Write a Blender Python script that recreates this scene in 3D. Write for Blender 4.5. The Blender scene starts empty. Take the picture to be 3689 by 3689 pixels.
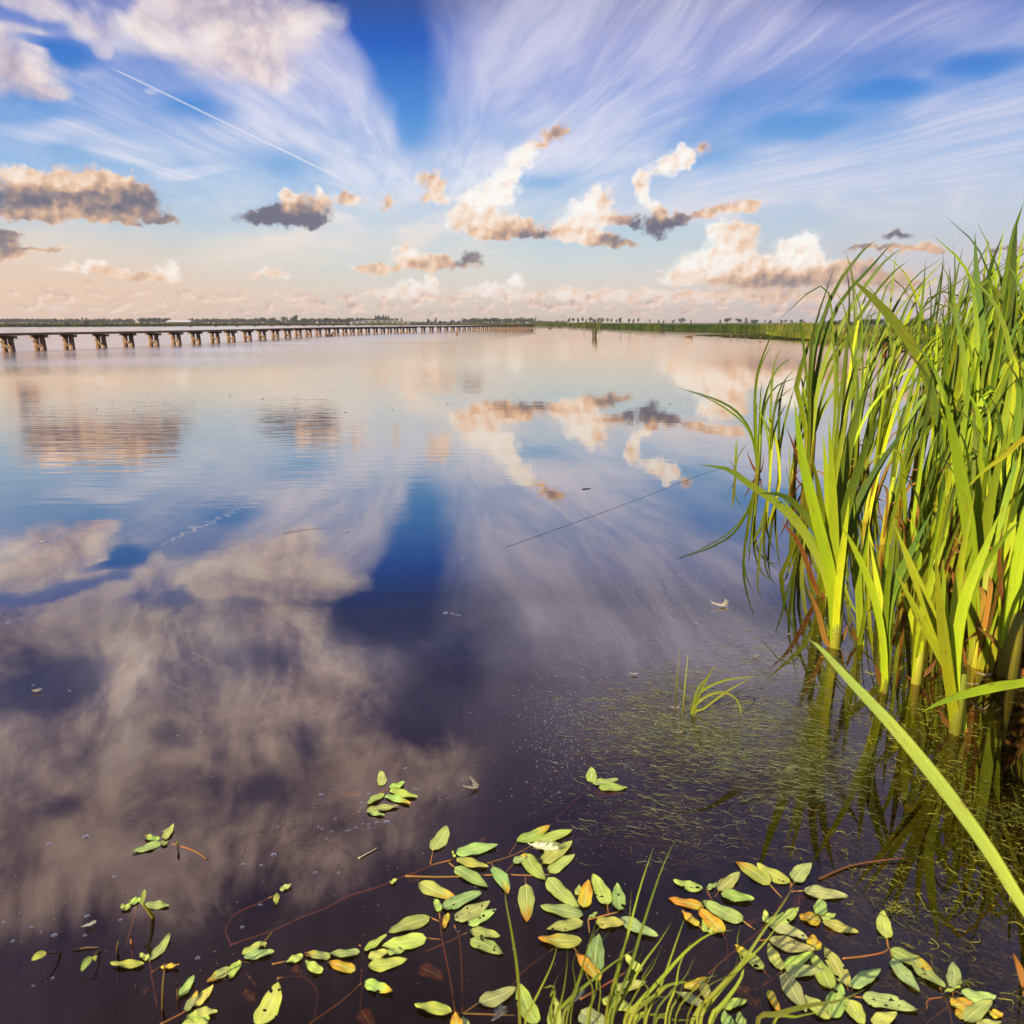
import bpy, math, random
from mathutils import Vector, noise as mnoise
R = math.radians
random.seed(7)
SC = bpy.context.scene
COL = SC.collection

# ---------------------------------------------------------------- camera
PX = 3689.0; CC = PX/2; FPX = 2894.7; PITCH = R(13.27); EYE = Vector((0, 0, 1.3))
cam = bpy.data.cameras.new('camera'); camo = bpy.data.objects.new('camera', cam); COL.objects.link(camo)
cam.sensor_width = 36; cam.sensor_height = 36; cam.lens = 36*FPX/PX
cam.clip_start = 0.02; cam.clip_end = 9000
camo.location = EYE; camo.rotation_euler = (math.pi/2 - PITCH, 0, 0)
cam.dof.use_dof = True; cam.dof.focus_distance = 4.5; cam.dof.aperture_fstop = 8
SC.camera = camo
FWD = Vector((0, math.cos(PITCH), -math.sin(PITCH))); UPV = Vector((0, math.sin(PITCH), math.cos(PITCH)))
def ray(x, y):
    return FWD + Vector((1, 0, 0))*((x-CC)/FPX) - UPV*((y-CC)/FPX)
def gnd(x, y, z=0.0):                     # the point of the level z that the photo shows at x, y
    d = ray(x, y); return EYE + d*((z-EYE.z)/d.z)
def dep(x, y, Y):                         # the point at distance Y that the photo shows at x, y
    d = ray(x, y); return EYE + d*(Y/d.y)
def pxm(x, y, z=0.0):                     # metres per photo pixel there
    p = gnd(x, y, z); return (p-EYE).dot(FWD)/FPX

# ---------------------------------------------------------------- objects
def tag(o, label=None, cat=None, group=None, kind=None):
    if label: o['label'] = label
    if cat: o['category'] = cat
    if group: o['group'] = group
    if kind: o['kind'] = kind
    return o
def thing(name, loc, label, cat, group=None):
    o = bpy.data.objects.new(name, None); COL.objects.link(o); o.location = loc
    o.empty_display_size = .1
    return tag(o, label, cat, group)
class MB:
    def __init__(s): s.v = []; s.f = []; s.c = []; s.uv = []
    def add(s, p, c=(1, 1, 1), uv=(0, 0)):
        s.v.append(tuple(p)); s.c.append((c[0], c[1], c[2], 1)); s.uv.append(uv); return len(s.v)-1
    def build(s, name, mat, parent=None, smooth=True):
        me = bpy.data.meshes.new(name)
        off = parent.location if parent and parent.type == 'EMPTY' and parent.parent is None else Vector((0, 0, 0))
        if parent and parent.type != 'EMPTY': off = parent.get('_o', Vector((0, 0, 0)))
        off = Vector(off)
        me.from_pydata([(x-off.x, y-off.y, z-off.z) for x, y, z in s.v], [], s.f)
        a = me.attributes.new('Col', 'FLOAT_COLOR', 'POINT')
        a.data.foreach_set('color', [q for c in s.c for q in c])
        ul = me.uv_layers.new(name='UVMap'); li = [0]*len(me.loops); me.loops.foreach_get('vertex_index', li)
        ul.data.foreach_set('uv', [q for i in li for q in s.uv[i]])
        if smooth: me.polygons.foreach_set('use_smooth', [True]*len(me.polygons))
        me.materials.append(mat); me.update()
        o = bpy.data.objects.new(name, me); COL.objects.link(o)
        if parent: o.parent = parent
        return o
    def box(s, c, size, col=(1, 1, 1), ax=None, ay=None):
        ax = ax or Vector((1, 0, 0)); ay = ay or Vector((0, 1, 0)); az = ax.cross(ay)
        c = Vector(c); i0 = len(s.v)
        for k in (-.5, .5):
            for a, b in ((-.5, -.5), (.5, -.5), (.5, .5), (-.5, .5)):
                s.add(c+ax*(a*size[0])+ay*(b*size[1])+az*(k*size[2]), col, (a+.5, k+.5))
        for q in ((3, 2, 1, 0), (4, 5, 6, 7), (0, 1, 5, 4), (1, 2, 6, 5), (2, 3, 7, 6), (3, 0, 4, 7)):
            s.f.append(tuple(i0+j for j in q))
    def tube(s, pts, rad, col=(1, 1, 1), n=5, cap=True):
        pts = [Vector(p) for p in pts]; i0 = len(s.v); m = len(pts)
        for k, p in enumerate(pts):
            t = (pts[min(k+1, m-1)]-pts[max(k-1, 0)]).normalized()
            a = t.cross(Vector((0, 0, 1)))
            if a.length < .1: a = t.cross(Vector((0, 1, 0)))
            a.normalize(); b = t.cross(a)
            r = rad(k/(m-1)) if callable(rad) else rad
            c = col(k/(m-1)) if callable(col) else col
            for j in range(n):
                w = 2*math.pi*j/n; s.add(p+a*(math.cos(w)*r)+b*(math.sin(w)*r), c, (j/n, k/(m-1)))
        for k in range(m-1):
            for j in range(n):
                s.f.append((i0+k*n+j, i0+k*n+(j+1) % n, i0+(k+1)*n+(j+1) % n, i0+(k+1)*n+j))
        if cap:
            s.f.append(tuple(i0+j for j in range(n-1, -1, -1))); s.f.append(tuple(i0+(m-1)*n+j for j in range(n)))
    def ribbon(s, pts, width, face, col, thick=.12, twist=0.):   # a blade: lens cross-section of four edges
        pts = [Vector(p) for p in pts]; m = len(pts); i0 = len(s.v)
        for k, p in enumerate(pts):
            u = k/(m-1)
            t = (pts[min(k+1, m-1)]-pts[max(k-1, 0)]).normalized()
            sd = t.cross(face).normalized()
            if twist:
                nn = t.cross(sd); sd = sd*math.cos(twist*u)+nn*math.sin(twist*u)
            nn = sd.cross(t)
            w = width(u)*.5; th = w*thick; c = col(u)
            fd = nn*(w*.22)                     # folded along the midrib, front and back skins apart by the leaf's thickness
            for q, uu in ((-sd*w, 0), (-fd+nn*th*.5, .5), (sd*w, 1)): s.add(p+q, c, (uu, u))
            for q, uu in ((-sd*w, 0), (-fd-nn*th*.5, .5), (sd*w, 1)): s.add(p+q, c, (uu, u))
        for k in range(m-1):
            for j in (0, 1, 3, 4):
                a = i0+k*6+j; s.f.append((a, a+1, a+7, a+6) if j < 3 else (a+1, a, a+6, a+7))
def spline(P, n):                       # Catmull-Rom through P
    P = [Vector(p) for p in P]
    if len(P) == 2: return [P[0].lerp(P[1], i/(n-1)) for i in range(n)]
    Q = [P[0]*2-P[1]]+P+[P[-1]*2-P[-2]]; out = []
    for i in range(n):
        t = i/(n-1)*(len(P)-1); k = min(int(t), len(P)-2); t -= k
        a, b, c, d = Q[k:k+4]
        out.append(.5*((2*b)+(c-a)*t+(2*a-5*b+4*c-d)*t*t+(3*b-a-3*c+d)*t**3))
    return out
def lin(r, g, b):
    f = lambda c: c/12.92/255 if c <= 10 else ((c/255+.055)/1.055)**2.4
    return (f(r), f(g), f(b))
def mixc(a, b, t):
    t = max(0, min(1, t)); return tuple(x+(y-x)*t for x, y in zip(a, b))

# ---------------------------------------------------------------- node helper
class NT:
    def __init__(s, tree): s.t = tree; s.n = tree.nodes; s.l = tree.links
    def put(s, sock, v):
        if isinstance(v, bpy.types.NodeSocket): s.l.new(v, sock)
        else: sock.default_value = v
    def math(s, op, a, b=0., c=0., clamp=False):
        n = s.n.new('ShaderNodeMath'); n.operation = op; n.use_clamp = clamp
        s.put(n.inputs[0], a); s.put(n.inputs[1], b)
        if op in ('MULTIPLY_ADD', 'SMOOTH_MIN', 'SMOOTH_MAX'): s.put(n.inputs[2], c)
        return n.outputs[0]
    def vec(s, op, a, b=(0, 0, 0), c=(0, 0, 0)):
        n = s.n.new('ShaderNodeVectorMath'); n.operation = op
        s.put(n.inputs[0], a)
        if op not in ('LENGTH', 'NORMALIZE'): s.put(n.inputs[1], b)
        if op == 'MULTIPLY_ADD': s.put(n.inputs[2], c)
        return n.outputs['Value'] if op in ('DOT_PRODUCT', 'LENGTH') else n.outputs[0]
    def comb(s, x, y, z=0.):
        n = s.n.new('ShaderNodeCombineXYZ'); s.put(n.inputs[0], x); s.put(n.inputs[1], y); s.put(n.inputs[2], z); return n.outputs[0]
    def sep(s, v):
        n = s.n.new('ShaderNodeSeparateXYZ'); s.put(n.inputs[0], v); return n.outputs
    def noise(s, v, scale, detail=3., rough=.5, dims='2D', dist=0., lac=2.):
        n = s.n.new('ShaderNodeTexNoise'); n.noise_dimensions = dims; s.put(n.inputs['Vector'], v)
        s.put(n.inputs['Scale'], scale); s.put(n.inputs['Detail'], detail); s.put(n.inputs['Roughness'], rough)
        s.put(n.inputs['Lacunarity'], lac); s.put(n.inputs['Distortion'], dist); return n.outputs
    def voro(s, v, scale, sm=.35):
        n = s.n.new('ShaderNodeTexVoronoi'); n.voronoi_dimensions = '2D'; n.feature = 'SMOOTH_F1'; s.put(n.inputs['Vector'], v); s.put(n.inputs['Scale'], scale); n.inputs['Smoothness'].default_value = sm; return n.outputs['Distance']
    def smooth(s, v, a, b, lo=0., hi=1., kind='SMOOTHSTEP'):
        n = s.n.new('ShaderNodeMapRange'); n.interpolation_type = kind
        s.put(n.inputs[0], v); s.put(n.inputs[1], a); s.put(n.inputs[2], b); s.put(n.inputs[3], lo); s.put(n.inputs[4], hi)
        return n.outputs[0]
    def mix(s, f, a, b, kind='MIX'):
        n = s.n.new('ShaderNodeMix'); n.data_type = 'RGBA'; n.blend_type = kind; n.clamp_factor = True
        s.put(n.inputs[0], f)
        for i, v in ((6, a), (7, b)):
            if isinstance(v, tuple) and len(v) == 3: v = (*v, 1)
            s.put(n.inputs[i], v)
        return n.outputs[2]
    def ramp(s, f, stops, kind='LINEAR'):
        n = s.n.new('ShaderNodeValToRGB'); n.color_ramp.interpolation = kind; e = n.color_ramp.elements
        while len(e) < len(stops): e.new(.5)
        for k, (p, c) in enumerate(stops): e[k].position = p; e[k].color = (*c, 1)
        s.put(n.inputs[0], f); return n.outputs[0]
# ---------------------------------------------------------------- sky (world): direction-based clouds over a set colour ramp with a little Nishita sky
SUN_AZ, SUN_EL = R(-134), R(23)         # from straight ahead (+Y), positive to +X
W = bpy.data.worlds.new('World'); SC.world = W; W.use_nodes = True
W.node_tree.nodes.clear(); N = NT(W.node_tree)
K19 = PX/1932.
def aec(x, y, flip=False):              # azimuth, elevation of a sky place given in 1932-px photo coordinates
    d = ray(x*K19, y*K19).normalized(); z = -d.z if flip else d.z
    return math.atan2(d.x, d.y), math.asin(z)
tc = N.n.new('ShaderNodeTexCoord'); D = N.vec('NORMALIZE', tc.outputs['Generated'])
dx, dy, dz = N.sep(D)[0:3]
zc = N.math('MAXIMUM', dz, 0.)
A = N.math('ARCTAN2', dx, dy); E = N.math('ARCSINE', zc)
P = N.comb(A, E)
def blobs(p, lst, flip=False, power=1.25, soft=False):    # metaballs: sum of weights, sum of weight*value
    sw = sb = st_ = 0.
    F0 = flip
    for (x, y, rx, ry, b, *fl) in lst:
        flip = F0 or bool(fl)
        a0, e0 = aec(x, y, flip)
        ra = abs(aec(x+rx, y, flip)[0]-aec(x-rx, y, flip)[0])/2*power
        re = abs(aec(x, y+ry, flip)[1]-aec(x, y-ry, flip)[1])/2*power
        q = N.vec('MULTIPLY_ADD', p, (1/ra, 1/re, 0), (-a0/ra, -e0/re, 0))
        d2 = N.vec('DOT_PRODUCT', q, q)
        w = N.math('MAXIMUM', N.math('SUBTRACT', 1., d2), 0.)
        w = N.math('MULTIPLY', w, w)
        sw = N.math('ADD', w, sw)
        if soft:                              # the tone spreads wider than the body, so that it grades smoothly
            t = N.math('MAXIMUM', N.math('MULTIPLY_ADD', d2, -.38, 1.), 0.); t = N.math('MULTIPLY', t, t)
            st_ = N.math('ADD', t, st_); sb = N.math('MULTIPLY_ADD', t, b, sb)
        else: sb = N.math('MULTIPLY_ADD', w, b, sb)
    return (sw, sb, st_) if soft else (sw, sb)
# base gradient by elevation (degrees)
ED = N.math('DIVIDE', E, R(60), clamp=True)
g = lambda deg: deg/60.
base = N.ramp(ED, [(g(0), lin(226, 204, 188)), (g(2.1), lin(228, 216, 204)), (g(4), lin(208, 218, 220)), (g(6), lin(176, 208, 230)),
                   (g(9), lin(134, 182, 230)), (g(13), lin(74, 142, 220)), (g(17), lin(20, 92, 196)), (g(20.5), lin(54, 68, 124)), (g(25), lin(58, 60, 108)),
                   (g(32), lin(52, 50, 98)), (g(40), lin(42, 38, 62)), (g(48), lin(44, 32, 36))])
sidec = N.smooth(A, R(-30), R(30), 0., 1., 'LINEAR')
low = N.smooth(E, R(1.), R(8.5), 1., 0.)
base = N.mix(N.math('MULTIPLY', low, N.smooth(A, R(-8), R(-30), 0., .75)), base, lin(246, 205, 172))
base = N.mix(N.math('MULTIPLY', N.smooth(E, R(.5), R(11), .75, .0), N.smooth(A, R(6), R(26), 0., 1.)), base, lin(196, 188, 200))
sky = N.n.new('ShaderNodeTexSky'); sky.sky_type = 'NISHITA'; sky.sun_disc = False
sky.sun_elevation = SUN_EL; sky.sun_rotation = SUN_AZ; sky.air_density = 1.; sky.dust_density = 1.5
nish = N.vec('SCALE', sky.outputs[0]); nish.node.inputs['Scale'].default_value = .1
base = N.mix(.08, base, nish)
# --- cirrus: streaks that run to one vanishing place above the horizon
a0 = R(-5.2)
alo = N.math('ADD', N.math('MULTIPLY', dx, math.sin(a0)), N.math('MULTIPLY', dy, math.cos(a0)))
acr = N.math('SUBTRACT', N.math('MULTIPLY', dx, math.cos(a0)), N.math('MULTIPLY', dy, math.sin(a0)))
zz = N.math('MAXIMUM', N.math('SUBTRACT', zc, .085), .035)
S = N.comb(N.math('DIVIDE', acr, zz), N.math('DIVIDE', alo, zz))
wob = N.noise(P, 5., 2., .5)[1]
S2 = N.vec('MULTIPLY_ADD', wob, (.5, 1.6, 0), S)
st1 = N.noise(N.vec('MULTIPLY', S2, (1.5, .14, 0)), 1., 4., .55)[0]
st2 = N.noise(N.vec('MULTIPLY', S2, (6.5, .42, 0)), 1., 4., .6)[0]
st3 = N.noise(N.vec('MULTIPLY', S2, (24., 1.3, 0)), 1., 3., .6)[0]
P1 = N.vec('MULTIPLY_ADD', wob, (.07, .05, 0), N.vec('ADD', P, (-.035, -.025, 0)))
cw, cb = blobs(P1, [(540, 170, 160, 170, .75), (690, 310, 65, 85, 1.3), (610, 250, 120, 100, .7), (90, 245, 110, 26, 1.), (230, 285, 120, 24, 1.05),
    (360, 322, 90, 12, 1.1), (1000, 150, 150, 200, .75), (1150, 250, 150, 100, .7), (930, 300, 130, 70, .75), (1400, 110, 260, 80, .6), (1700, 50, 260, 60, .6),
    (1500, 345, 420, 70, .85), (1850, 250, 180, 80, .85), (1200, 390, 300, 50, .5), (1750, 380, 260, 60, .6), (710, 430, 150, 50, 1.5), (780, 385, 110, 60, 1.2), (500, 470, 150, 34, 1.1), (640, 470, 120, 26, .9), (830, 330, 90, 50, .8), (1300, 40, 180, 80, .5),
    (420, 270, 130, 45, .5), (1670, 350, 14, 40, .7), (300, 185, 16, 7, 1.2)])
hw, hb = blobs(P1, [(712, 0, 120, 130, .8), (748, 130, 82, 100, .75), (780, 235, 42, 70, .6), (690, 60, 60, 120, .4), (1880, 130, 120, 36, .55), (1680, 195, 130, 30, .55), (1500, 255, 110, 30, .55), (1340, 310, 100, 28, .5), (720, 1120, 120, 120, .4, 1), (840, 1330, 110, 180, .3, 1),
    (120, 110, 70, 36, .8), (560, 310, 90, 40, .6), (400, 225, 90, 40, .55), (1000, 345, 60, 20, .5), (1280, 260, 60, 30, .3)])
uw, ub = blobs(P1, [(1150, 1150, 260, 220, .75), (1000, 1080, 90, 120, .5), (1350, 1200, 260, 180, .7), (1100, 1400, 160, 120, .3), (640, 1060, 120, 70, .5)], True)
high = N.smooth(E, R(17), R(24))
cb = N.math('ADD', cb, ub)
m = N.math('SUBTRACT', N.math('ADD', N.math('MULTIPLY', cb, .85), .34), N.math('MULTIPLY', hb, .95))
n3 = N.noise(P, 4.2, 6., .6, dist=.6)[0]
m = N.math('ADD', N.math('SUBTRACT', m, N.math('MULTIPLY', high, .05)), N.math('MULTIPLY_ADD', n3, 1.0, -.5))
st = N.math('ADD', N.math('MULTIPLY', st1, .52), N.math('MULTIPLY_ADD', st2, .36, N.math('MULTIPLY', st3, .12)))
lowst = N.noise(N.vec('MULTIPLY', P1, (1., 3.4, 0)), 10., 5., .6, dist=.5)[0]
klow = N.smooth(E, R(10.), R(6.4))
st = N.math('ADD', N.math('MULTIPLY', st, N.math('SUBTRACT', 1., klow)), N.math('MULTIPLY', lowst, klow))
mm = N.smooth(m, -.15, 1.05)
cir = N.math('MULTIPLY', mm, N.math('MULTIPLY_ADD', N.smooth(st, .34, .68), .48, .44), clamp=True)
cir = N.math('MULTIPLY', cir, N.smooth(E, R(1.5), R(5.5), .25, .93))
ccol = N.ramp(ED, [(g(0), lin(238, 218, 200)), (g(5), lin(242, 228, 216)), (g(9), lin(238, 236, 246)), (g(14), lin(222, 220, 242)), (g(20), lin(212, 209, 234)), (g(34), lin(126, 112, 132))])
ccol = N.mix(N.smooth(A, R(-2), R(26), 0., .45), ccol, lin(200, 202, 230))
col = N.mix(cir, base, ccol)
# --- high heaped sheet, upper left and overhead
n1 = N.noise(P, 9., 7., .6, dist=.3)[0]
n2 = N.noise(N.vec('ADD', P, (.012, -.010, 0)), 9., 5., .6, dist=.3)[0]
aw, ab = blobs(P1, [(50, 12, 120, 32, .9), (160, 60, 34, 40, .5), (-20, 140, 110, 46, .95), (80, 178, 60, 18, .8), (420, 70, 170, 90, .75), (550, 100, 120, 80, .55), (570, 30, 110, 50, .3), (470, 150, 120, 55, .9), (190, 105, 26, 20, .6), (320, 60, 90, 50, .5)])
ow, ob = blobs(P1, [(300, 1180, 320, 150, .6), (20, 1200, 220, 80, .6), (250, 1400, 420, 160, .5), (620, 1330, 200, 130, .5), (500, 1580, 420, 170, .55), (80, 1620, 300, 160, .5), (760, 1450, 200, 90, .45), (560, 1180, 120, 60, .5), (80, 1050, 220, 70, .7), (430, 1080, 160, 50, .5), (-150, 1400, 250, 250, .5)], True)
hw2, hb2 = blobs(P1, [(130, 1105, 170, 24, .7), (330, 1110, 80, 40, .6), (100, 1295, 140, 46, .8), (470, 1490, 60, 46, .6), (330, 1385, 80, 40, .5), (170, 1430, 60, 40, .5), (120, 1520, 100, 36, .6), (560, 1400, 60, 60, .4), (800, 1330, 90, 130, .5), (640, 1550, 60, 50, .5), (300, 1550, 70, 40, .5), (60, 1640, 110, 40, .6), (440, 1250, 60, 40, .3)], True)
gw, gb = blobs(P1, [(140, 105, 70, 36, 1.), (255, 30, 45, 60, .8), (300, 150, 60, 30, .5), (60, 80, 60, 14, .8), (600, 150, 60, 60, .4)])
am = N.math('MAXIMUM', N.math('ADD', N.math('SUBTRACT', N.math('MULTIPLY', aw, .92), gb), N.math('SUBTRACT', ow, hb2)), 0.)
af = N.math('ADD', N.math('MULTIPLY', am, .8), N.math('MULTIPLY_ADD', n1, 1.9, N.math('MULTIPLY', n3, .7)))
n4 = N.noise(P, 34., 4., .6)[0]
af = N.math('MULTIPLY_ADD', n4, .5, N.math('SUBTRACT', af, .25))
aal = N.math('MULTIPLY', N.smooth(af, 1.32, 2.4), N.smooth(am, .0, .5), clamp=True)
aal = N.math('MULTIPLY', aal, N.math('MULTIPLY_ADD', N.smooth(st, .36, .62), .35, .68))
ash = N.math('ADD', N.math('MULTIPLY', N.math('SUBTRACT', n1, n2), 1.6), N.math('MULTIPLY_ADD', n3, 1.7, -.22))
ash = N.math('SUBTRACT', ash, N.math('MULTIPLY', N.smooth(E, R(14), R(30)), .12))
acol = N.ramp(ash, [(0., lin(134, 118, 138)), (.35, lin(196, 182, 196)), (.65, lin(234, 218, 216)), (1., lin(250, 240, 236))])
acol = N.mix(N.smooth(E, R(18), R(32), 0., .62), acol, lin(196, 166, 156))
col = N.mix(N.math('MULTIPLY', aal, .95), col, acol)
# --- contrail
def trail(x0, y0, x1, y1, wpx, s0, s1, strength, fade=(0., .08, .93, 1.)):
    global col
    def dirv(x, y): return ray(x*K19, y*K19).normalized()
    u, v = dirv(x0, y0), dirv(x1, y1); n_ = u.cross(v).normalized(); t_ = n_.cross(u)
    off = N.vec('DOT_PRODUCT', D, tuple(n_)); off = N.math('ADD', off, N.math('MULTIPLY_ADD', st2, .0016, -.0008))
    al = N.math('DIVIDE', N.vec('DOT_PRODUCT', D, tuple(t_)), v.dot(t_))
    wd = N.math('MULTIPLY_ADD', al, (s1-s0)/1516., s0/1516.); wd = N.math('MAXIMUM', wd, .0004)
    k = N.smooth(N.math('DIVIDE', N.math('ABSOLUTE', off), wd), .25, 1., 1., 0.)
    k = N.math('MULTIPLY', k, N.math('MULTIPLY', N.smooth(al, fade[0], fade[1]), N.smooth(al, fade[2], fade[3], 1., 0.)))
    k = N.math('MULTIPLY', k, N.smooth(N.vec('DOT_PRODUCT', D, tuple(u)), .2, .3))
    col = N.mix(N.math('MULTIPLY', k, strength), col, lin(240, 236, 240))
trail(196, 121, 665, 347, 3, 1.7, 2.6, .55)
trail(828, 422, 1010, 520, 2, 1.8, 1.4, .45)
# --- cumulus
wn = N.noise(P, 42., 5., .58)[1]
wn2 = N.noise(P, 140., 3., .6)[1]
PC = N.vec('MULTIPLY_ADD', wn, (.030, .023, 0), N.vec('ADD', P, (-.015, -.0115, 0)))
PC = N.vec('MULTIPLY_ADD', wn2, (.0044, .0040, 0), N.vec('ADD', PC, (-.0028, -.0025, 0)))
CUM = [(50, 352, 75, 30, .45), (150, 350, 85, 28, .58), (225, 362, 50, 26, .42), (265, 388, 40, 26, .02), (40, 388, 60, 20, .0), (120, 380, 60, 12, .08), (110, 398, 50, 12, .5), (185, 402, 50, 12, .6), (60, 411, 85, 8, .68), (240, 408, 60, 10, .4), (310, 417, 26, 4, .35),
 (28, 326, 20, 13, .95), (62, 328, 20, 11, 1.), (122, 336, 22, 10, 1.), (180, 340, 30, 10, .75), (235, 335, 18, 8, .95), (150, 380, 70, 9, .05), (230, 382, 40, 12, .02), (100, 405, 70, 6, .45),
 (10, 458, 28, 14, .15), (20, 482, 30, 11, .62), (75, 474, 55, 5, .55), (15, 440, 24, 6, .3),
 (490, 409, 38, 12, .02), (540, 407, 48, 17, .0), (592, 410, 26, 16, .08), (575, 418, 35, 10, .0), (538, 370, 18, 10, 1.), (560, 382, 26, 12, .75), (604, 374, 13, 20, .72), (510, 397, 28, 10, .05),
 (655, 379, 24, 9, .6), (648, 368, 10, 8, .65), (735, 380, 12, 12, .58), (815, 343, 23, 16, .62), (826, 366, 14, 18, .6), (806, 373, 13, 8, .58),
 (888, 388, 36, 26, .98), (918, 372, 36, 26, 1.), (878, 412, 30, 18, .78), (952, 350, 26, 34, .98), (972, 314, 20, 24, .97), (995, 292, 15, 16, .9), (925, 420, 55, 18, .72), (960, 432, 52, 14, .45), (985, 440, 34, 9, .1), (1018, 441, 16, 5, .1), (925, 440, 46, 8, .5),
 (1015, 272, 14, 8, .6), (1040, 255, 20, 12, .42), (1060, 244, 14, 9, .32), (868, 403, 14, 6, .35), (1140, 372, 14, 20, .5),
 (1098, 406, 32, 27, .97), (1124, 380, 19, 22, 1.), (1080, 432, 38, 17, .82), (1108, 449, 38, 13, .55), (1070, 445, 30, 9, .68), (1148, 410, 20, 15, .62), (1180, 414, 20, 9, .15), (1148, 455, 22, 8, .05), (1195, 425, 16, 5, .2),
 (1272, 300, 24, 13, .92), (1250, 315, 27, 14, .92), (1294, 303, 14, 17, .88), (1288, 284, 10, 12, .88), (1215, 335, 18, 11, .78), (1207, 352, 12, 16, .82), (1212, 376, 10, 14, .92), (1228, 390, 13, 10, .97), (1242, 406, 17, 9, .5), (1245, 425, 26, 12, .08), (1268, 421, 22, 8, .15),
 (1290, 408, 34, 7, .45), (1350, 402, 42, 6, .5), (1395, 392, 32, 11, .58), (1418, 384, 15, 10, .55), (1240, 440, 18, 11, .03), (1325, 282, 14, 14, .5), (1170, 462, 26, 6, .45),
 (1378, 452, 26, 30, .92), (1352, 437, 15, 15, 1.), (1398, 440, 26, 17, .6), (1412, 464, 22, 15, .5), (1338, 484, 36, 21, .95), (1308, 508, 40, 16, .9), (1285, 518, 36, 10, .78), (1372, 498, 46, 18, .88), (1418, 498, 36, 18, .82), (1512, 462, 28, 23, 1.), (1490, 468, 24, 17, 1.), (1530, 480, 22, 22, 1.),
 (1498, 494, 36, 16, .92), (1455, 518, 55, 14, .45), (1480, 531, 66, 12, .04), (1420, 534, 56, 8, .2), (1330, 530, 76, 8, .72), (1540, 508, 36, 14, .6), (1600, 500, 36, 11, .55), (1585, 530, 56, 14, .55), (1640, 520, 50, 14, .35), (1700, 535, 60, 12, .5),
 (1690, 446, 22, 7, .1), (1640, 468, 36, 5, .3), (1700, 470, 44, 6, .5), (1742, 465, 28, 8, .66), (1765, 472, 18, 6, .2), (1890, 470, 40, 6, .35),
 (778, 484, 40, 11, .82), (800, 495, 46, 11, .62), (842, 500, 32, 9, .3), (702, 508, 32, 7, .68), (890, 492, 16, 12, .12), (745, 506, 55, 6, .55), (760, 472, 16, 9, .8),
 (210, 515, 55, 8, .66), (140, 504, 36, 7, .8), (178, 500, 30, 7, .8), (320, 513, 20, 12, .9), (296, 524, 36, 6, .55), (258, 519, 36, 8, .62), (160, 535, 30, 3, .6),
 (750, 553, 40, 11, .93), (776, 541, 20, 12, .98), (815, 530, 11, 16, .88), (725, 560, 40, 5, .85), (800, 555, 26, 12, .75), (880, 553, 16, 10, .9), (930, 551, 25, 13, .98), (918, 540, 14, 10, .98), (970, 535, 11, 12, .9), (955, 560, 30, 8, .78), (1010, 560, 18, 8, .6),
 (1070, 560, 22, 12, .9), (1058, 550, 14, 8, .95), (1100, 557, 26, 11, .72), (1150, 560, 30, 11, .8), (1200, 558, 34, 12, .82), (1260, 560, 36, 12, .8), (1325, 560, 36, 10, .75), (1390, 556, 40, 12, .7), (1470, 560, 50, 12, .66), (1560, 562, 50, 10, .6),
 (438, 561, 20, 4, .75), (545, 564, 14, 6, .75), (522, 516, 22, 7, .78), (490, 521, 16, 4, .65), (330, 572, 24, 4, .7), (80, 582, 40, 5, .75), (240, 586, 40, 5, .7), (580, 580, 40, 5, .7)]
kw, kb, kt = blobs(PC, CUM, power=1.74, soft=True)
nz = N.noise(P, 120., 4., .55); nzb = N.noise(N.vec('ADD', P, (.0028, -.0035, 0)), 120., 3., .55)
nb = N.noise(P, 48., 4., .55); nbb = N.noise(N.vec('ADD', P, (.006, -.007, 0)), 48., 3., .55)
PV = N.vec('MULTIPLY_ADD', wn2, (.006, .006, 0), P)
v1 = N.voro(PV, 66.); v2 = N.voro(N.vec('ADD', PV, (.0035, -.0045, 0)), 66.); v3 = N.voro(PV, 165.)
kd = N.math('ADD', N.math('MULTIPLY_ADD', v1, -.42, kw), N.math('MULTIPLY_ADD', v3, -.22, N.math('MULTIPLY_ADD', nz[0], .50, .05)))
kd = N.math('MULTIPLY', kd, N.smooth(kw, 0., .12))
kal = N.smooth(kd, .02, .92)
val = N.math('DIVIDE', kb, N.math('MAXIMUM', kt, .02))
val = N.math('MULTIPLY_ADD', N.math('SUBTRACT', val, .55), 1.18, .53)
rel = N.math('ADD', N.math('MULTIPLY', N.math('SUBTRACT', nbb[0], nb[0]), -.46), N.math('MULTIPLY', N.math('SUBTRACT', v2, v1), .30))
rel = N.math('ADD', rel, N.math('MULTIPLY_ADD', v3, -.10, .05))
val = N.math('ADD', val, rel)
val = N.math('ADD', val, N.math('MULTIPLY_ADD', N.smooth(kd, .15, 1.1), -.12, .07), clamp=True)
kcol = N.ramp(val, [(0., lin(110, 108, 126)), (.2, lin(150, 134, 134)), (.4, lin(210, 172, 146)), (.6, lin(242, 206, 176)), (.78, lin(251, 232, 216)), (1., lin(255, 251, 246))])
kcol = N.mix(N.smooth(E, R(3.6), R(.8), 0., .42), kcol, lin(226, 196, 178))
col = N.mix(N.math('MULTIPLY', kal, .96), col, kcol)
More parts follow.
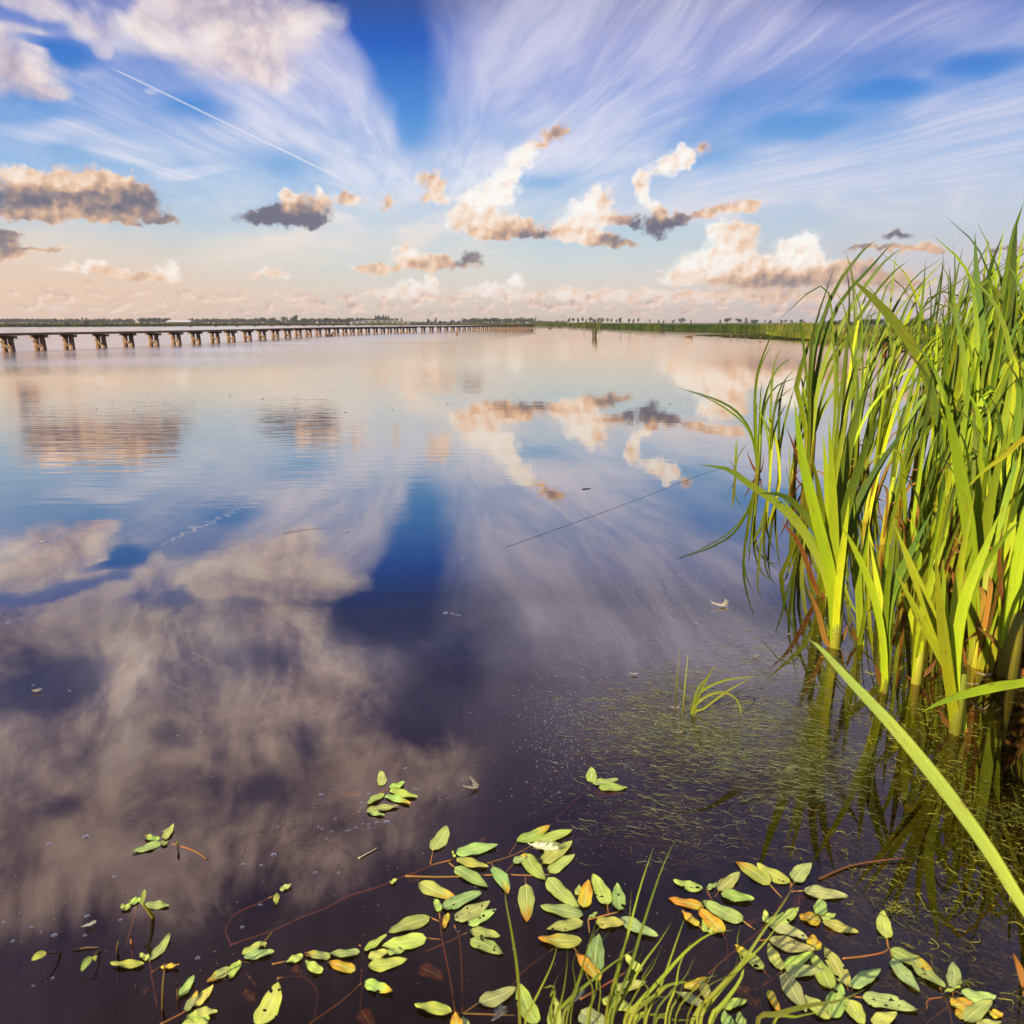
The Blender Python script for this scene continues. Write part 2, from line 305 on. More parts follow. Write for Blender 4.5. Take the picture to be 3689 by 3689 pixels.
# --- low far puffs along the horizon
lp = N.noise(N.vec('MULTIPLY', P, (1., 1.7, 0)), 50., 5., .6)[0]
lpb = N.noise(N.vec('MULTIPLY', N.vec('ADD', P, (.004, -.003, 0)), (1., 1.7, 0)), 50., 4., .6)[0]
la = N.math('MULTIPLY', N.smooth(lp, .48, .58), N.math('MULTIPLY', N.smooth(E, R(.15), R(.7)), N.smooth(E, R(1.4), R(2.6), 1., 0.)))
lc = N.ramp(N.math('MULTIPLY_ADD', N.math('SUBTRACT', lp, lpb), 3.5, .5), [(0., lin(186, 164, 160)), (.5, lin(232, 196, 176)), (1., lin(252, 226, 206))])
col = N.mix(N.math('MULTIPLY', la, .8), col, lc)
# behind the camera (never in the frame): an even evening sky
back = N.smooth(dy, .3, -.1)
col = N.mix(back, col, N.ramp(ED, [(0., lin(235, 205, 175)), (.25, lin(190, 190, 205)), (1., lin(90, 110, 160))]))
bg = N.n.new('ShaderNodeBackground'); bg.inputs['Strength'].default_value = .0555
fin = N.vec('SCALE', col); N.put(fin.node.inputs['Scale'], N.math('MULTIPLY_ADD', N.math('SUBTRACT', 1., back), N.smooth(E, R(19.2), R(40), 0., 64., 'LINEAR'), 10.))  # added gain: unseen sky ahead and overhead brightened to feed the water's reflections
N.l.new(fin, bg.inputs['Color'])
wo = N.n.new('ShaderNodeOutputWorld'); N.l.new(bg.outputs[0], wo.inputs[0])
W.cycles.sampling_method = 'MANUAL'; W.cycles.sample_map_resolution = 512

sun = bpy.data.lights.new('sun', 'SUN'); sun.energy = 5.; sun.angle = R(.53); sun.color = (1., .80, .52)
so = bpy.data.objects.new('sun', sun); COL.objects.link(so); so.location = (-20, -10, 20)
sd = Vector((math.sin(SUN_AZ)*math.cos(SUN_EL), math.cos(SUN_AZ)*math.cos(SUN_EL), math.sin(SUN_EL)))
so.rotation_euler = sd.to_track_quat('Z', 'Y').to_euler()
SC.view_settings.view_transform = 'Standard'; SC.view_settings.look = 'None'; SC.view_settings.exposure = .85; SC.view_settings.gamma = 1
SC.view_settings.use_curve_mapping = False
SC.render.engine = 'CYCLES'
SC.cycles.use_adaptive_sampling = True; SC.cycles.adaptive_threshold = .02; SC.cycles.adaptive_min_samples = 12
SC.cycles.use_denoising = True; SC.cycles.denoiser = 'OPENIMAGEDENOISE'
SC.cycles.max_bounces = 5; SC.cycles.diffuse_bounces = 2; SC.cycles.glossy_bounces = 3; SC.cycles.transparent_max_bounces = 10
SC.cycles.caustics_reflective = False; SC.cycles.caustics_refractive = False
# ---------------------------------------------------------------- materials
def mat(name):
    m = bpy.data.materials.new(name); m.use_nodes = True; m.node_tree.nodes.clear(); return m, NT(m.node_tree)
def out(N_, sh):
    o = N_.n.new('ShaderNodeOutputMaterial'); N_.l.new(sh, o.inputs[0])
def mixsh(N_, f, a, b):
    n = N_.n.new('ShaderNodeMixShader'); N_.put(n.inputs[0], f); N_.l.new(a, n.inputs[1]); N_.l.new(b, n.inputs[2]); return n.outputs[0]
def attr(N_, name='Col'):
    n = N_.n.new('ShaderNodeAttribute'); n.attribute_name = name; return n.outputs['Color']
def pos(N_):
    n = N_.n.new('ShaderNodeNewGeometry'); return n.outputs['Position']
def uvs(N_):
    n = N_.n.new('ShaderNodeUVMap'); n.uv_map = 'UVMap'; return n.outputs[0]
def bump(N_, h, strength=1., dist=.01):
    n = N_.n.new('ShaderNodeBump'); N_.put(n.inputs['Strength'], strength); N_.put(n.inputs['Distance'], dist); N_.l.new(h, n.inputs['Height']); return n.outputs[0]
def pbsdf(N_, colr, rough=.6, nrm=None, spec=.3):
    n = N_.n.new('ShaderNodeBsdfPrincipled')
    if isinstance(colr, tuple): colr = (*colr, 1)
    N_.put(n.inputs['Base Color'], colr); N_.put(n.inputs['Roughness'], rough); n.inputs['Specular IOR Level'].default_value = spec
    if nrm is not None: N_.l.new(nrm, n.inputs['Normal'])
    return n.outputs[0]
def rough_mat(name, c1, c2, scale, rough=.85, bs=.4, dims=(1, 1, 1), attrc=False, bd=.02):
    m, n = mat(name); p = n.vec('MULTIPLY', pos(n), dims); f = n.noise(p, scale, 6., .62, '3D')[0]
    c = n.mix(n.smooth(f, .35, .65), c1, c2)
    if attrc: c = n.mix(1., c, attr(n), 'MULTIPLY')
    out(n, pbsdf(n, c, rough, bump(n, f, bs, bd), .2)); return m
def leaf_mat(name, transl=.3, rough=.45, streak=26., spots=0., vein=False, holes=False, spec=.35):
    m, n = mat(name); c = attr(n); uv = uvs(n); p = pos(n)
    oi = n.n.new('ShaderNodeObjectInfo')
    s = n.noise(n.vec('MULTIPLY', uv, (streak, 1.2, 1)), 1., 4., .6)[0]
    c = n.mix(n.smooth(s, .3, .7, .0, .6), c, n.mix(1., c, (.55, .6, .45), 'MULTIPLY'))
    b = n.noise(p, 60. if vein else 9., 4., .6, '3D')[0]
    c = n.mix(n.smooth(b, .45, .75, 0., .45), c, n.mix(1., c, (1.35, 1.15, .7), 'MULTIPLY'))
    hs = n.n.new('ShaderNodeHueSaturation'); n.put(hs.inputs['Hue'], n.smooth(oi.outputs['Random'], 0., 1., .486, .520)); n.put(hs.inputs['Value'], n.smooth(n.math('FRACT', n.math('MULTIPLY', oi.outputs['Random'], 7.31)), 0., 1., .82 if vein else .58, 1.15 if vein else 1.25)); n.l.new(c, hs.inputs['Color']); c = hs.outputs[0]
    if not vein:                              # dry brown flecks along the blade
        fl = n.noise(n.vec('MULTIPLY_ADD', uv, (2.5, 16., 0), n.comb(n.math('MULTIPLY', oi.outputs['Random'], 40.), 0.)), 1., 4., .65)[0]
        c = n.mix(n.smooth(fl, .62, .72, 0., .7), c, (.24, .13, .03))
    h = s
    if vein:
        u = n.sep(uv)
        k = n.math('ABSOLUTE', n.math('SUBTRACT', u[0], .5))
        mid = n.smooth(k, .012, .05, 1., 0.)
        sv = n.math('SINE', n.math('MULTIPLY', n.math('SUBTRACT', n.math('MULTIPLY', u[1], 1.), n.math('MULTIPLY', k, .55)), 95.))
        c = n.mix(n.math('MULTIPLY', mid, .85), c, (.66, .72, .26))
        c = n.mix(n.math('MULTIPLY', n.smooth(sv, .5, 1.), .34), c, (.58, .66, .24))
        h = n.math('ADD', n.math('MULTIPLY', sv, .25), n.math('ADD', mid, n.math('MULTIPLY', b, 1.2)))
        dk = n.noise(p, 90., 3., .6, '3D')[0]
        c = n.mix(n.smooth(dk, .70, .78, 0., .6), c, (.055, .05, .015))
    nr = bump(n, h, .5, .0012 if vein else .002)
    sh = pbsdf(n, c, rough, nr, spec)
    tr = n.n.new('ShaderNodeBsdfTranslucent'); n.l.new(n.mix(1., c, (1.25, 1.3, .6), 'MULTIPLY'), tr.inputs[0])
    sh = mixsh(n, transl, sh, tr.outputs[0])
    if holes:
        v = n.n.new('ShaderNodeTexVoronoi'); v.voronoi_dimensions = '2D'; v.inputs['Scale'].default_value = 62.; n.l.new(p, v.inputs['Vector'])
        hn = n.noise(p, 40., 3., .6, '3D')[0]
        hole = n.math('LESS_THAN', n.math('ADD', v.outputs['Distance'], n.math('MULTIPLY', n.noise(p, 150., 2., .5, '3D')[0], .25)), n.smooth(hn, .48, .66, .08, .46))
        t = n.n.new('ShaderNodeBsdfTransparent'); sh = mixsh(n, hole, sh, t.outputs[0])
    out(n, sh); return m
M = {}
M['blade'] = leaf_mat('reed_leaf', .33, .5, spec=.22)
M['grass'] = leaf_mat('grass_leaf', .4, .4)
M['leaf'] = leaf_mat('pondweed_leaf', .12, .62, 8., vein=True, spec=.15)
M['eaten'] = leaf_mat('pondweed_leaf_eaten', .12, .62, 8., vein=True, holes=True, spec=.15)
M['stem'] = leaf_mat('plant_stem', .1, .5, 6.)
M['far'] = leaf_mat('far_foliage', .3, .8, 3., spec=.05)
M['wood'] = rough_mat('weathered_wood', (.11, .07, .046), (.29, .19, .125), 9., dims=(1, 1, .25))
M['deck'] = rough_mat('deck_wood', (.12, .095, .06), (.26, .21, .13), 6., dims=(1, 1, 4))
M['bark'] = rough_mat('bark', (.03, .025, .02), (.07, .055, .04), 3.)
M['paint'] = rough_mat('pale_sheet_metal', (.38, .39, .42), (.5, .5, .53), .4, .5)
M['steel'] = rough_mat('galvanised_steel', (.2, .2, .21), (.3, .3, .3), .4, .5)
M['brick'] = rough_mat('dark_brick', (.06, .045, .04), (.11, .08, .07), .6)
M['soil'] = rough_mat('wet_soil', (.02, .014, .008), (.06, .045, .025), 14.)
M['meadow'] = rough_mat('meadow_soil', (.05, .065, .015), (.09, .09, .025), .5, 1.)
M['bed'] = rough_mat('lake_mud', (.020, .016, .017), (.040, .031, .030), 2.5, 1.)
M['white'] = leaf_mat('feather_down', .35, .7, 40.)
M['duck'] = rough_mat('plumage', (.03, .025, .02), (.09, .07, .05), 20.)
M['catkin'] = rough_mat('seed_head_velvet', (.09, .032, .012), (.14, .05, .02), 300., 1., .6, bd=.002)
# water: mirror with a rising share towards grazing, the bed and weed seen through the rest
m, n = mat('lake_water'); p = pos(n); q = n.sep(p)
ge = n.n.new('ShaderNodeNewGeometry')
dist = q[1]
big = n.noise(n.vec('MULTIPLY', p, (.09, .13, 0)), 1., 2., .5)[0]
ripm = n.math('MULTIPLY', n.smooth(dist, 4.2, 8.5), n.smooth(n.math('ADD', big, n.smooth(q[0], -4.5, 1.5, .16, -.10)), .42, .62, .12, 1.))
rw = n.noise(p, .7, 2., .5)[1]
rp = n.vec('MULTIPLY_ADD', rw, (.25, .12, 0), n.vec('MULTIPLY', p, (1.3, 7.5, 0)))
rip = n.noise(rp, 1., 2., .45)[0]
fine = n.noise(n.vec('MULTIPLY', p, (3., 7., 0)), 1.4, 3., .55)[0]
farm = n.smooth(dist, 10., 40.)
swell = n.noise(n.vec('MULTIPLY', p, (.9, 1.3, 0)), 1., 3., .5)[0]
weedm = 0.
for cx_, cy_, rx_, ry_ in ((2560, 2590, 480, 170), (2800, 2720, 300, 160)):
    g0 = gnd(cx_, cy_); gx = abs(gnd(cx_+rx_, cy_).x-g0.x); gy = abs(gnd(cx_, cy_-ry_).y-gnd(cx_, cy_+ry_).y)/2
    q2 = n.vec('MULTIPLY_ADD', p, (1/gx, 1/gy, 0), (-g0.x/gx, -g0.y/gy, 0))
    weedm = n.math('MAXIMUM', weedm, n.smooth(n.vec('LENGTH', q2), 1.25, .35))
wfine = n.noise(n.vec('MULTIPLY', p, (16., 58., 0)), 1., 4., .6, dist=.4)[0]
h = n.math('MULTIPLY', n.math('MULTIPLY', rip, ripm), n.smooth(q[0], 1.5, -5., .0016, .0019))
chop = n.math('MULTIPLY', n.smooth(q[0], 4., -14.), n.smooth(dist, 14., 30.))
h = n.math('ADD', h, n.math('MULTIPLY', n.math('MULTIPLY', fine, farm), n.math('MULTIPLY_ADD', chop, .0045, .0009)))
h = n.math('MULTIPLY_ADD', swell, .0009, h)
h = n.math('ADD', h, n.math('MULTIPLY', n.math('MULTIPLY', wfine, weedm), .0008))
nr = bump(n, h, 1., 1.)
gl = n.n.new('ShaderNodeBsdfGlossy'); n.put(gl.inputs['Roughness'], n.math('MULTIPLY', n.math('MULTIPLY', chop, n.smooth(big, .35, .6, .7, 1.)), .24)); gl.inputs['Color'].default_value = (1., .91, .82, 1)
n.l.new(nr, gl.inputs['Normal'])
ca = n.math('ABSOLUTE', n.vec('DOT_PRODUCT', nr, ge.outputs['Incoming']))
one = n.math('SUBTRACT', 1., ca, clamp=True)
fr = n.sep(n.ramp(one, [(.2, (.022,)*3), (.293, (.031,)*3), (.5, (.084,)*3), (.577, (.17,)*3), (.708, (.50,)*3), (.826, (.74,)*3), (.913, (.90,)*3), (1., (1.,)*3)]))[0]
tr = n.n.new('ShaderNodeBsdfTransparent'); tr.inputs[0].default_value = (.52, .42, .30, 1)
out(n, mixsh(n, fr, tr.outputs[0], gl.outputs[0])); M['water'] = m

# ---------------------------------------------------------------- the lake and its shores
def sheet(name, pts, mt, z=None):
    b = MB(); b.f.append(tuple(b.add((x, y, zz if z is None else z)) for x, y, zz in pts)); return tag(b.build(name, mt, smooth=False), kind='structure')
FAR = 3500
sheet('water', [(-FAR, -4, 0), (FAR, -4, 0), (FAR, FAR, 0), (-FAR, FAR, 0)], M['water'])
def grid(name, x0, x1, y0, y1, nx, ny, zf, mt, kind='structure'):
    b = MB()
    for j in range(ny+1):
        for i in range(nx+1):
            x = x0+(x1-x0)*i/nx; y = y0+(y1-y0)*j/ny; b.add((x, y, zf(x, y)))
    for j in range(ny):
        for i in range(nx):
            a = j*(nx+1)+i; b.f.append((a, a+1, a+nx+2, a+nx+1))
    return tag(b.build(name, mt), kind=kind)
def bedz(x, y):
    d = -.5+.05*mnoise.noise(Vector((x*1.5, y*1.5, 0)))
    k = max(0, min(1, (x-.9-.10*(y-2))/.9))*max(0, min(1, (8-y)/3))
    d = d*(1-k)+(-.16)*k
    k2 = max(0, min(1, (1.35-y)/.25)); return d*(1-k2)+(-.08)*k2
grid('lake_bed', -14, 14, -3, 24, 56, 54, bedz, M['bed'])
sheet('far_lake_bed', [(-FAR, 24, -.55), (FAR, 24, -.55), (FAR, FAR, -.55), (-FAR, FAR, -.55)], M['bed'])
grid('shore', -6, 6, -3, 1.12, 60, 22, lambda x, y: .05+.03*mnoise.noise(Vector((x*3, y*3, 1)))-max(0, y-.8)*.55, M['soil'])
# land beyond the water: shoreline read along the photo's waterline, then flat to the horizon
def land(name, line, far=FAR):
    a = [gnd(x, y) for x, y in line]; b = MB(); n_ = len(a)
    for p_ in a: b.add((p_.x, p_.y, -.3))
    for p_ in a: b.add((p_.x, p_.y, .12))
    for p_ in a:
        d = Vector((p_.x, p_.y, 0)).normalized()*far; b.add((d.x, d.y, .12))
    for i in range(n_-1):
        b.f.append((i, i+1, n_+i+1, n_+i)); b.f.append((n_+i, n_+i+1, 2*n_+i+1, 2*n_+i))
    return tag(b.build(name, M['meadow'], smooth=False), kind='structure')
LEFT = [(-900, 1181), (0, 1178.5), (330, 1177.5), (600, 1176), (900, 1173.5), (1250, 1172), (1650, 1171.5), (1925, 1171.8)]
RIGHT = [(1925, 1171.8), (2060, 1174), (2170, 1179), (2330, 1184), (2560, 1189), (2740, 1194), (2790, 1208), (2960, 1230), (3200, 1243), (3500, 1255), (3900, 1268), (4600, 1285)]
land('far_bank', LEFT); land('reed_bank', RIGHT)
# ---------------------------------------------------------------- boardwalk on trestles
def polyline_walk(P, step):
    out_ = []; acc = 0.; nxt = 0.
    S_ = spline(P, 400)
    for a, b in zip(S_, S_[1:]):
        L = (b-a).length
        while acc+L >= nxt:
            q = a.lerp(b, (nxt-acc)/L); out_.append((q, (b-a).normalized())); nxt += step
        acc += L
    return out_
BASE = [(-330, 1284), (30, 1267), (250, 1257.5), (465, 1249), (635, 1241), (775, 1234), (945, 1223.5), (1040, 1217.5), (1180, 1209), (1459, 1200), (1640, 1194.5), (1800, 1188.5), (1923, 1184)]
WP = [gnd(x, y) for x, y in BASE]
w_ = thing('boardwalk', WP[1], 'long narrow wooden boardwalk on trestles curving away across the lake', 'boardwalk')
DZ = .83
def strip(name, P, hw, z0, z1, mt, parent, seg=120):
    b = MB(); S_ = spline(P, seg)
    for k, p_ in enumerate(S_):
        t = (S_[min(k+1, seg-1)]-S_[max(k-1, 0)]).normalized(); s_ = Vector((t.y, -t.x, 0))
        for o_, z in ((-hw, z0), (hw, z0), (hw, z1), (-hw, z1)): b.add(p_+s_*o_+Vector((0, 0, z)), (1, 1, 1), (k, 0))
    for k in range(seg-1):
        for j in range(4): b.f.append((k*4+j, k*4+(j+1) % 4, k*4+4+(j+1) % 4, k*4+4+j))
    b.f.append((3, 2, 1, 0)); e = (seg-1)*4; b.f.append((e, e+1, e+2, e+3))
    return b.build(name, mt, parent, smooth=False)
strip('deck', WP, .42, DZ-.06, DZ, M['deck'], w_)
bs_ = MB()
for sgn in (-1, 1):
    S_ = spline(WP, 120)
    for k in range(119):
        t = (S_[k+1]-S_[k]); s_ = Vector((t.y, -t.x, 0)).normalized()
        bs_.box((S_[k]+S_[k+1])/2+s_*(sgn*.385)+Vector((0, 0, DZ-.086)), (t.length, .06, .05), ax=t.normalized(), ay=Vector((-t.y, t.x, 0)).normalized())
bs_.build('joist', M['wood'], w_, smooth=False)
tr0 = None
BX = [-260, -90, 30, 145, 250, 365, 465, 555, 635, 707, 775, 833, 892, 945, 992, 1036, 1075, 1112, 1147, 1180, 1212, 1242, 1268, 1296, 1324, 1352, 1379, 1403, 1427, 1449, 1471, 1493]
walk = []; nxt_ = 0
for q, t in polyline_walk(WP, .05):          # the trestles stand where the photo shows them along the walk, then evenly
    xx = CC+FPX*q.x/((q-EYE).dot(FWD))
    if nxt_ < len(BX) and xx >= BX[nxt_]: walk.append((q, t)); nxt_ += 1
    elif nxt_ == len(BX) and (q-walk[-1][0]).length >= 2.75: walk.append((q, t))
for k, (q, t) in enumerate(walk):
    s_ = Vector((t.y, -t.x, 0)).normalized(); up = Vector((0, 0, 1))
    if tr0 is None:                      # one trestle: cap beam over two stout posts, cross pieces between them
        b = MB(); b.box((0, 0, DZ-.175), (.90, .22, .125)); cap = b.build('trestle', M['wood'], None, smooth=False)
        b = MB(); b.box((0, .0, .20), (.22, .10, .12)); b.box((-.06, -.155, .34), (.44, .04, .07), ax=Vector((.80, 0, -.6)).normalized(), ay=Vector((0, 1, 0)))
        br = b.build('cross_brace', M['wood'], cap, smooth=False)
        posts = []
        for sg in (-1, 1):
            b = MB(); h_ = DZ-.3775+.55; tilt = Vector((-sg*.06, 0, 1)).normalized()
            b.tube([(sg*.205, 0, -.55), (sg*.20, 0, 0.), (sg*.175, 0, DZ-.237)], lambda u: .135-.015*u, n=9); posts.append(b.build('post', M['wood'], cap))
        tr0 = cap; o = cap; kids = [br]+posts
    else:
        o = tr0.copy(); COL.objects.link(o)
        for ch in kids: c = ch.copy(); COL.objects.link(c); c.parent = o
    o.parent = w_; o.location = q-w_.location+Vector((0, 0, random.uniform(-.012, .012)))
    o.rotation_euler = (0, random.uniform(-.02, .02), math.atan2(s_.y, s_.x)+random.uniform(-.05, .05)); 
# low second walkway along the far shore, and the arched footbridge with rails
LOW = [gnd(x, y) for x, y in [(590, 1178.), (800, 1177.2), (1000, 1176), (1200, 1174.8), (1300, 1174.3)]]
lw = thing('low_walkway', LOW[0], 'low dark plank walkway running along the far reed shore', 'walkway')
strip('deck', LOW, .7, .30, .42, M['deck'], lw)
for q, t in polyline_walk(LOW, 8.):
    b = MB(); b.box(q+Vector((0, 0, -.1)), (.5, .9, .8)); b.build('post', M['wood'], lw, smooth=False)
FB = [gnd(x, y) for x, y in [(1265, 1174.4), (1380, 1174.2), (1480, 1174.1), (1530, 1174.1)]]
fb = thing('footbridge', FB[1], 'pale arched footbridge with post and rail handrails on far shore', 'footbridge')
SB = spline(FB[:3], 22); top = [p_+Vector((0, 0, .55+.60*math.sin(math.pi*k/21))) for k, p_ in enumerate(SB)]
b = MB()
for a, c in zip(top, top[1:]): b.box((a+c)/2, ((c-a).length, 1.6, .22), ax=(c-a).normalized(), ay=Vector((-(c-a).y, (c-a).x, 0)).normalized())
b.build('deck', M['deck'], fb, smooth=False)
for sd_ in (-.75, .75):
    s_ = Vector(((top[1]-top[0]).y, -(top[1]-top[0]).x, 0)).normalized()*sd_
    b = MB()
    for h_ in (.5, 1.0): b.tube([p_+s_+Vector((0, 0, h_)) for p_ in top], .07, n=4)
    b.build('handrail', M['paint'], fb, smooth=False)
    for p_ in top[::2]:
        b = MB(); b.box(p_+s_+Vector((0, 0, .5)), (.13, .13, 1.1)); b.build('rail_post', M['paint'], fb, smooth=False)
for p_ in top[2::5]:
    b = MB(); b.box((p_.x, p_.y, (p_.z-.9)/2-.1), (.4, 1.2, p_.z+.6)); b.build('pier', M['wood'], fb, smooth=False)
b = MB(); 
# ---------------------------------------------------------------- far reed belts (nobody could count these)
G1, G2, G3, G4 = (.085, .125, .022), (.16, .19, .028), (.25, .22, .04), (.04, .065, .016)
def belt(name, line, depth, hgt, count, seed, pal, wd=.16, bushy=.3, kind='stuff', label=None):
    rs = random.Random(seed); b = MB(); L_ = [gnd(x, y) for x, y in line]; segs = [(a, c, (c-a).length/ (a.length)) for a, c in zip(L_, L_[1:])]
    tot = sum(s[2] for s in segs)
    for _ in range(count):
        r = rs.random()*tot
        for a, c, w in segs:
            if r <= w: break
            r -= w
        p_ = a.lerp(c, r/w); d = Vector((p_.x, p_.y, 0)).normalized(); p_ = p_+d*(depth*rs.random()**1.7); dist_ = p_.length
        nz = mnoise.noise(Vector((p_.x*.07, p_.y*.07, seed)))
        n2_ = mnoise.noise(Vector((p_.x*.25, p_.y*.25, seed+9)))
        H = hgt(p_)*(1+.30*nz+.34*n2_)*rs.uniform(.75, 1.12); w = wd*dist_/160*rs.uniform(.6, 1.4)
        hv = rs.uniform(.6, 1.3); cc = tuple(q_*hv for q_ in pal[min(len(pal)-1, max(0, int((.6*nz+.5*n2_+.5+rs.uniform(-.45, .45))*len(pal))))])
        s_ = Vector((-d.y, d.x, 0)); ln = s_*rs.uniform(-.25, .45)*H*.5; z0 = .0
        i = b.add((p_.x, p_.y, z0)+0*s_ if False else (p_.x-s_.x*w, p_.y-s_.y*w, z0), cc); b.add((p_.x+s_.x*w, p_.y+s_.y*w, z0), cc)
        b.add((p_.x+s_.x*w*.8+ln.x*.4, p_.y+s_.y*w*.8+ln.y*.4, H*.6), cc); b.add((p_.x+ln.x, p_.y+ln.y, H), cc); b.add((p_.x-s_.x*w*.8+ln.x*.4, p_.y-s_.y*w*.8+ln.y*.4, H*.6), cc)
        b.f.append((i, i+1, i+2, i+3, i+4))
    return tag(b.build(name, M['far'], smooth=False), label, None, None, kind)
belt('far_reeds', LEFT, 26, lambda p_: .95, 10000, 3, (G4, G1, G4, G1, G3, G2), .14)
belt('far_reeds', [(1925, 1171.8), (2060, 1174), (2170, 1179)], 26, lambda p_: 1.2, 1800, 4, (G4, G1, G2, G2), .14)
belt('bank_reeds', [(2165, 1179), (2330, 1184), (2560, 1189), (2740, 1194)], 12, lambda p_: .95, 5200, 5, (G4, G4, G1, G1, G2), .12)
belt('bank_reeds', [(2740, 1194), (2900, 1199), (3200, 1207), (3600, 1214), (4200, 1222)], 10, lambda p_: 1.0, 3500, 6, (G4, G4, G1, G3, G1), .11)
# low green growth at the water's edge in front of that bank
belt('water_plants', [(2760, 1207), (2960, 1230), (3200, 1243), (3500, 1255), (3900, 1268), (4600, 1285)], 32, lambda p_: .42, 9000, 8, (G2, (.15, .20, .022), (.19, .22, .03), G1, G4), .06)
mt_ = MB(); rs = random.Random(12)
def inpoly(x, y, P_):
    c = False; j = len(P_)-1
    for i in range(len(P_)):
        xi, yi = P_[i]; xj, yj = P_[j]
        if (yi > y) != (yj > y) and x < (xj-xi)*(y-yi)/(yj-yi)+xi: c = not c
        j = i
    return c
MAT = [(2500, 1207.5), (2600, 1206.3), (2800, 1204), (2960, 1206), (3000, 1228), (2830, 1224), (2700, 1219.5), (2580, 1213)]
k = 0
while k < 5200:
    x, y = rs.uniform(2490, 3010), rs.uniform(1203, 1229)
    if not inpoly(x, y, MAT) or mnoise.noise(Vector((x*.02, y*.45, 2))) < -.22: continue
    p_ = gnd(x, y); k += 1; r_ = rs.uniform(.10, .3); c = mixc((.09, .12, .02), (.20, .22, .03), rs.random()); a = rs.uniform(0, 6.28); i = len(mt_.v)
    for j in range(4): mt_.add((p_.x+math.cos(a+j*1.57)*r_, p_.y+math.sin(a+j*1.57)*r_*.8, .012+.05*rs.random()), c)
    mt_.f.append((i, i+1, i+2, i+3))
tag(mt_.build('floating_weed', M['far'], smooth=False), kind='stuff')
# ---------------------------------------------------------------- far trees
def crown(b, c, rx, rz, nleaf, rs, col, size, lump=7):
    cl = []
    for _ in range(lump):
        a, e = rs.uniform(0, 6.28), rs.uniform(-.7, 1); r_ = rs.uniform(.3, .72)
        cl.append((Vector((math.cos(a)*rx*r_, math.sin(a)*rx*r_, e*rz*.66)), rs.uniform(.34, .58), rs.uniform(.75, 1.25)))
    for _ in range(nleaf):
        o_, s_, sh_ = rs.choice(cl); d = Vector((rs.gauss(0, 1), rs.gauss(0, 1), rs.gauss(0, 1))).normalized()*(rs.random()**.4)
        p_ = Vector(c)+o_+Vector((d.x*rx*s_, d.y*rx*s_, d.z*rz*s_)); u = Vector((rs.gauss(0, 1), rs.gauss(0, 1), rs.gauss(0, 1))).normalized(); v = u.orthogonal().normalized()
        s2 = size*rs.uniform(.5, 1.2); cc = tuple(q*sh_*rs.uniform(.8, 1.2) for q in col)
        i = b.add(p_-u*s2, cc); b.add(p_+v*s2*.6, cc); b.add(p_+u*s2, cc); b.add(p_-v*s2*.6, cc); b.f.append((i, i+1, i+2, i+3))
DARK = (.045, .065, .030); MID = (.065, .09, .03)
def proto(kind, seed):                    # unit tree, one metre high, standing at the origin
    rs = random.Random(seed); t = MB(); c = MB()
    if kind == 'round':
        t.tube([(0, 0, 0), (.01, 0, .3), (0, 0, .55)], lambda u: .035-.015*u)
        for q in range(4): a = q*1.6; t.tube([(0, 0, .35), (math.cos(a)*.15, math.sin(a)*.15, .62)], .012)
        crown(c, (0, 0, .56), .38, .42, 620, rs, DARK, .055)
    elif kind == 'slim':
        t.tube([(0, 0, 0), (0, 0, .6)], lambda u: .03-.015*u); crown(c, (0, 0, .58), .17, .42, 420, rs, DARK, .05)
    elif kind == 'cone':
        t.tube([(0, 0, 0), (0, 0, .9)], lambda u: .03-.024*u)
        for z in range(6): crown(c, (0, 0, .18+z*.13), .34*(1-z/7), .10, 110, rs, DARK, .05, 5)
    elif kind == 'wide':
        t.tube([(0, 0, 0), (0, 0, .45)], lambda u: .06-.02*u)
        for q in range(5): a = q*1.3; t.tube([(0, 0, .3), (math.cos(a)*.35, math.sin(a)*.35, .65)], .02)
        crown(c, (0, 0, .60), .72, .36, 900, rs, DARK, .055, 12)
    else:
        t.tube([(0, 0, 0), (0, 0, .4)], .03)
        crown(c, (0, 0, .45), .75, .44, 800, rs, MID, .07, 10)
    return t, c
PROTO = {}
def tree(x, ytop, wpx, kind, label, group=None, dist=560, name='tree', ybase=1164.):
    p_ = dep(x, ybase, dist); p_.z = .1; topz = dep(x, ytop, dist).z; h_ = topz-.1; wm = wpx*dist/FPX
    v = (kind, random.randrange(3))
    r_ = thing(name, p_, label, 'tree' if name != 'bush' else 'bush', group)
    if v not in PROTO:
        t, c = proto(*v); PROTO[v] = (t.build('trunk', M['bark'], r_), c.build('crown', M['far'], r_, smooth=False))
        off = r_.location
        for o in PROTO[v]:
            for q in o.data.vertices: q.co += off
        kids_ = PROTO[v]
    else:
        kids_ = [o.copy() for o in PROTO[v]]
        for o in kids_: COL.objects.link(o); o.parent = r_
    wn_ = {'round': .8, 'slim': .42, 'cone': .74, 'wide': 1.7, 'bush': 1.75}[kind]
    r_.scale = (wm/wn_, wm/wn_, h_); r_.rotation_euler = (0, 0, random.uniform(0, 6.28))
ORD = 'first second third fourth fifth sixth seventh eighth ninth tenth eleventh twelfth thirteenth fourteenth fifteenth sixteenth seventeenth eighteenth nineteenth twentieth'.split()
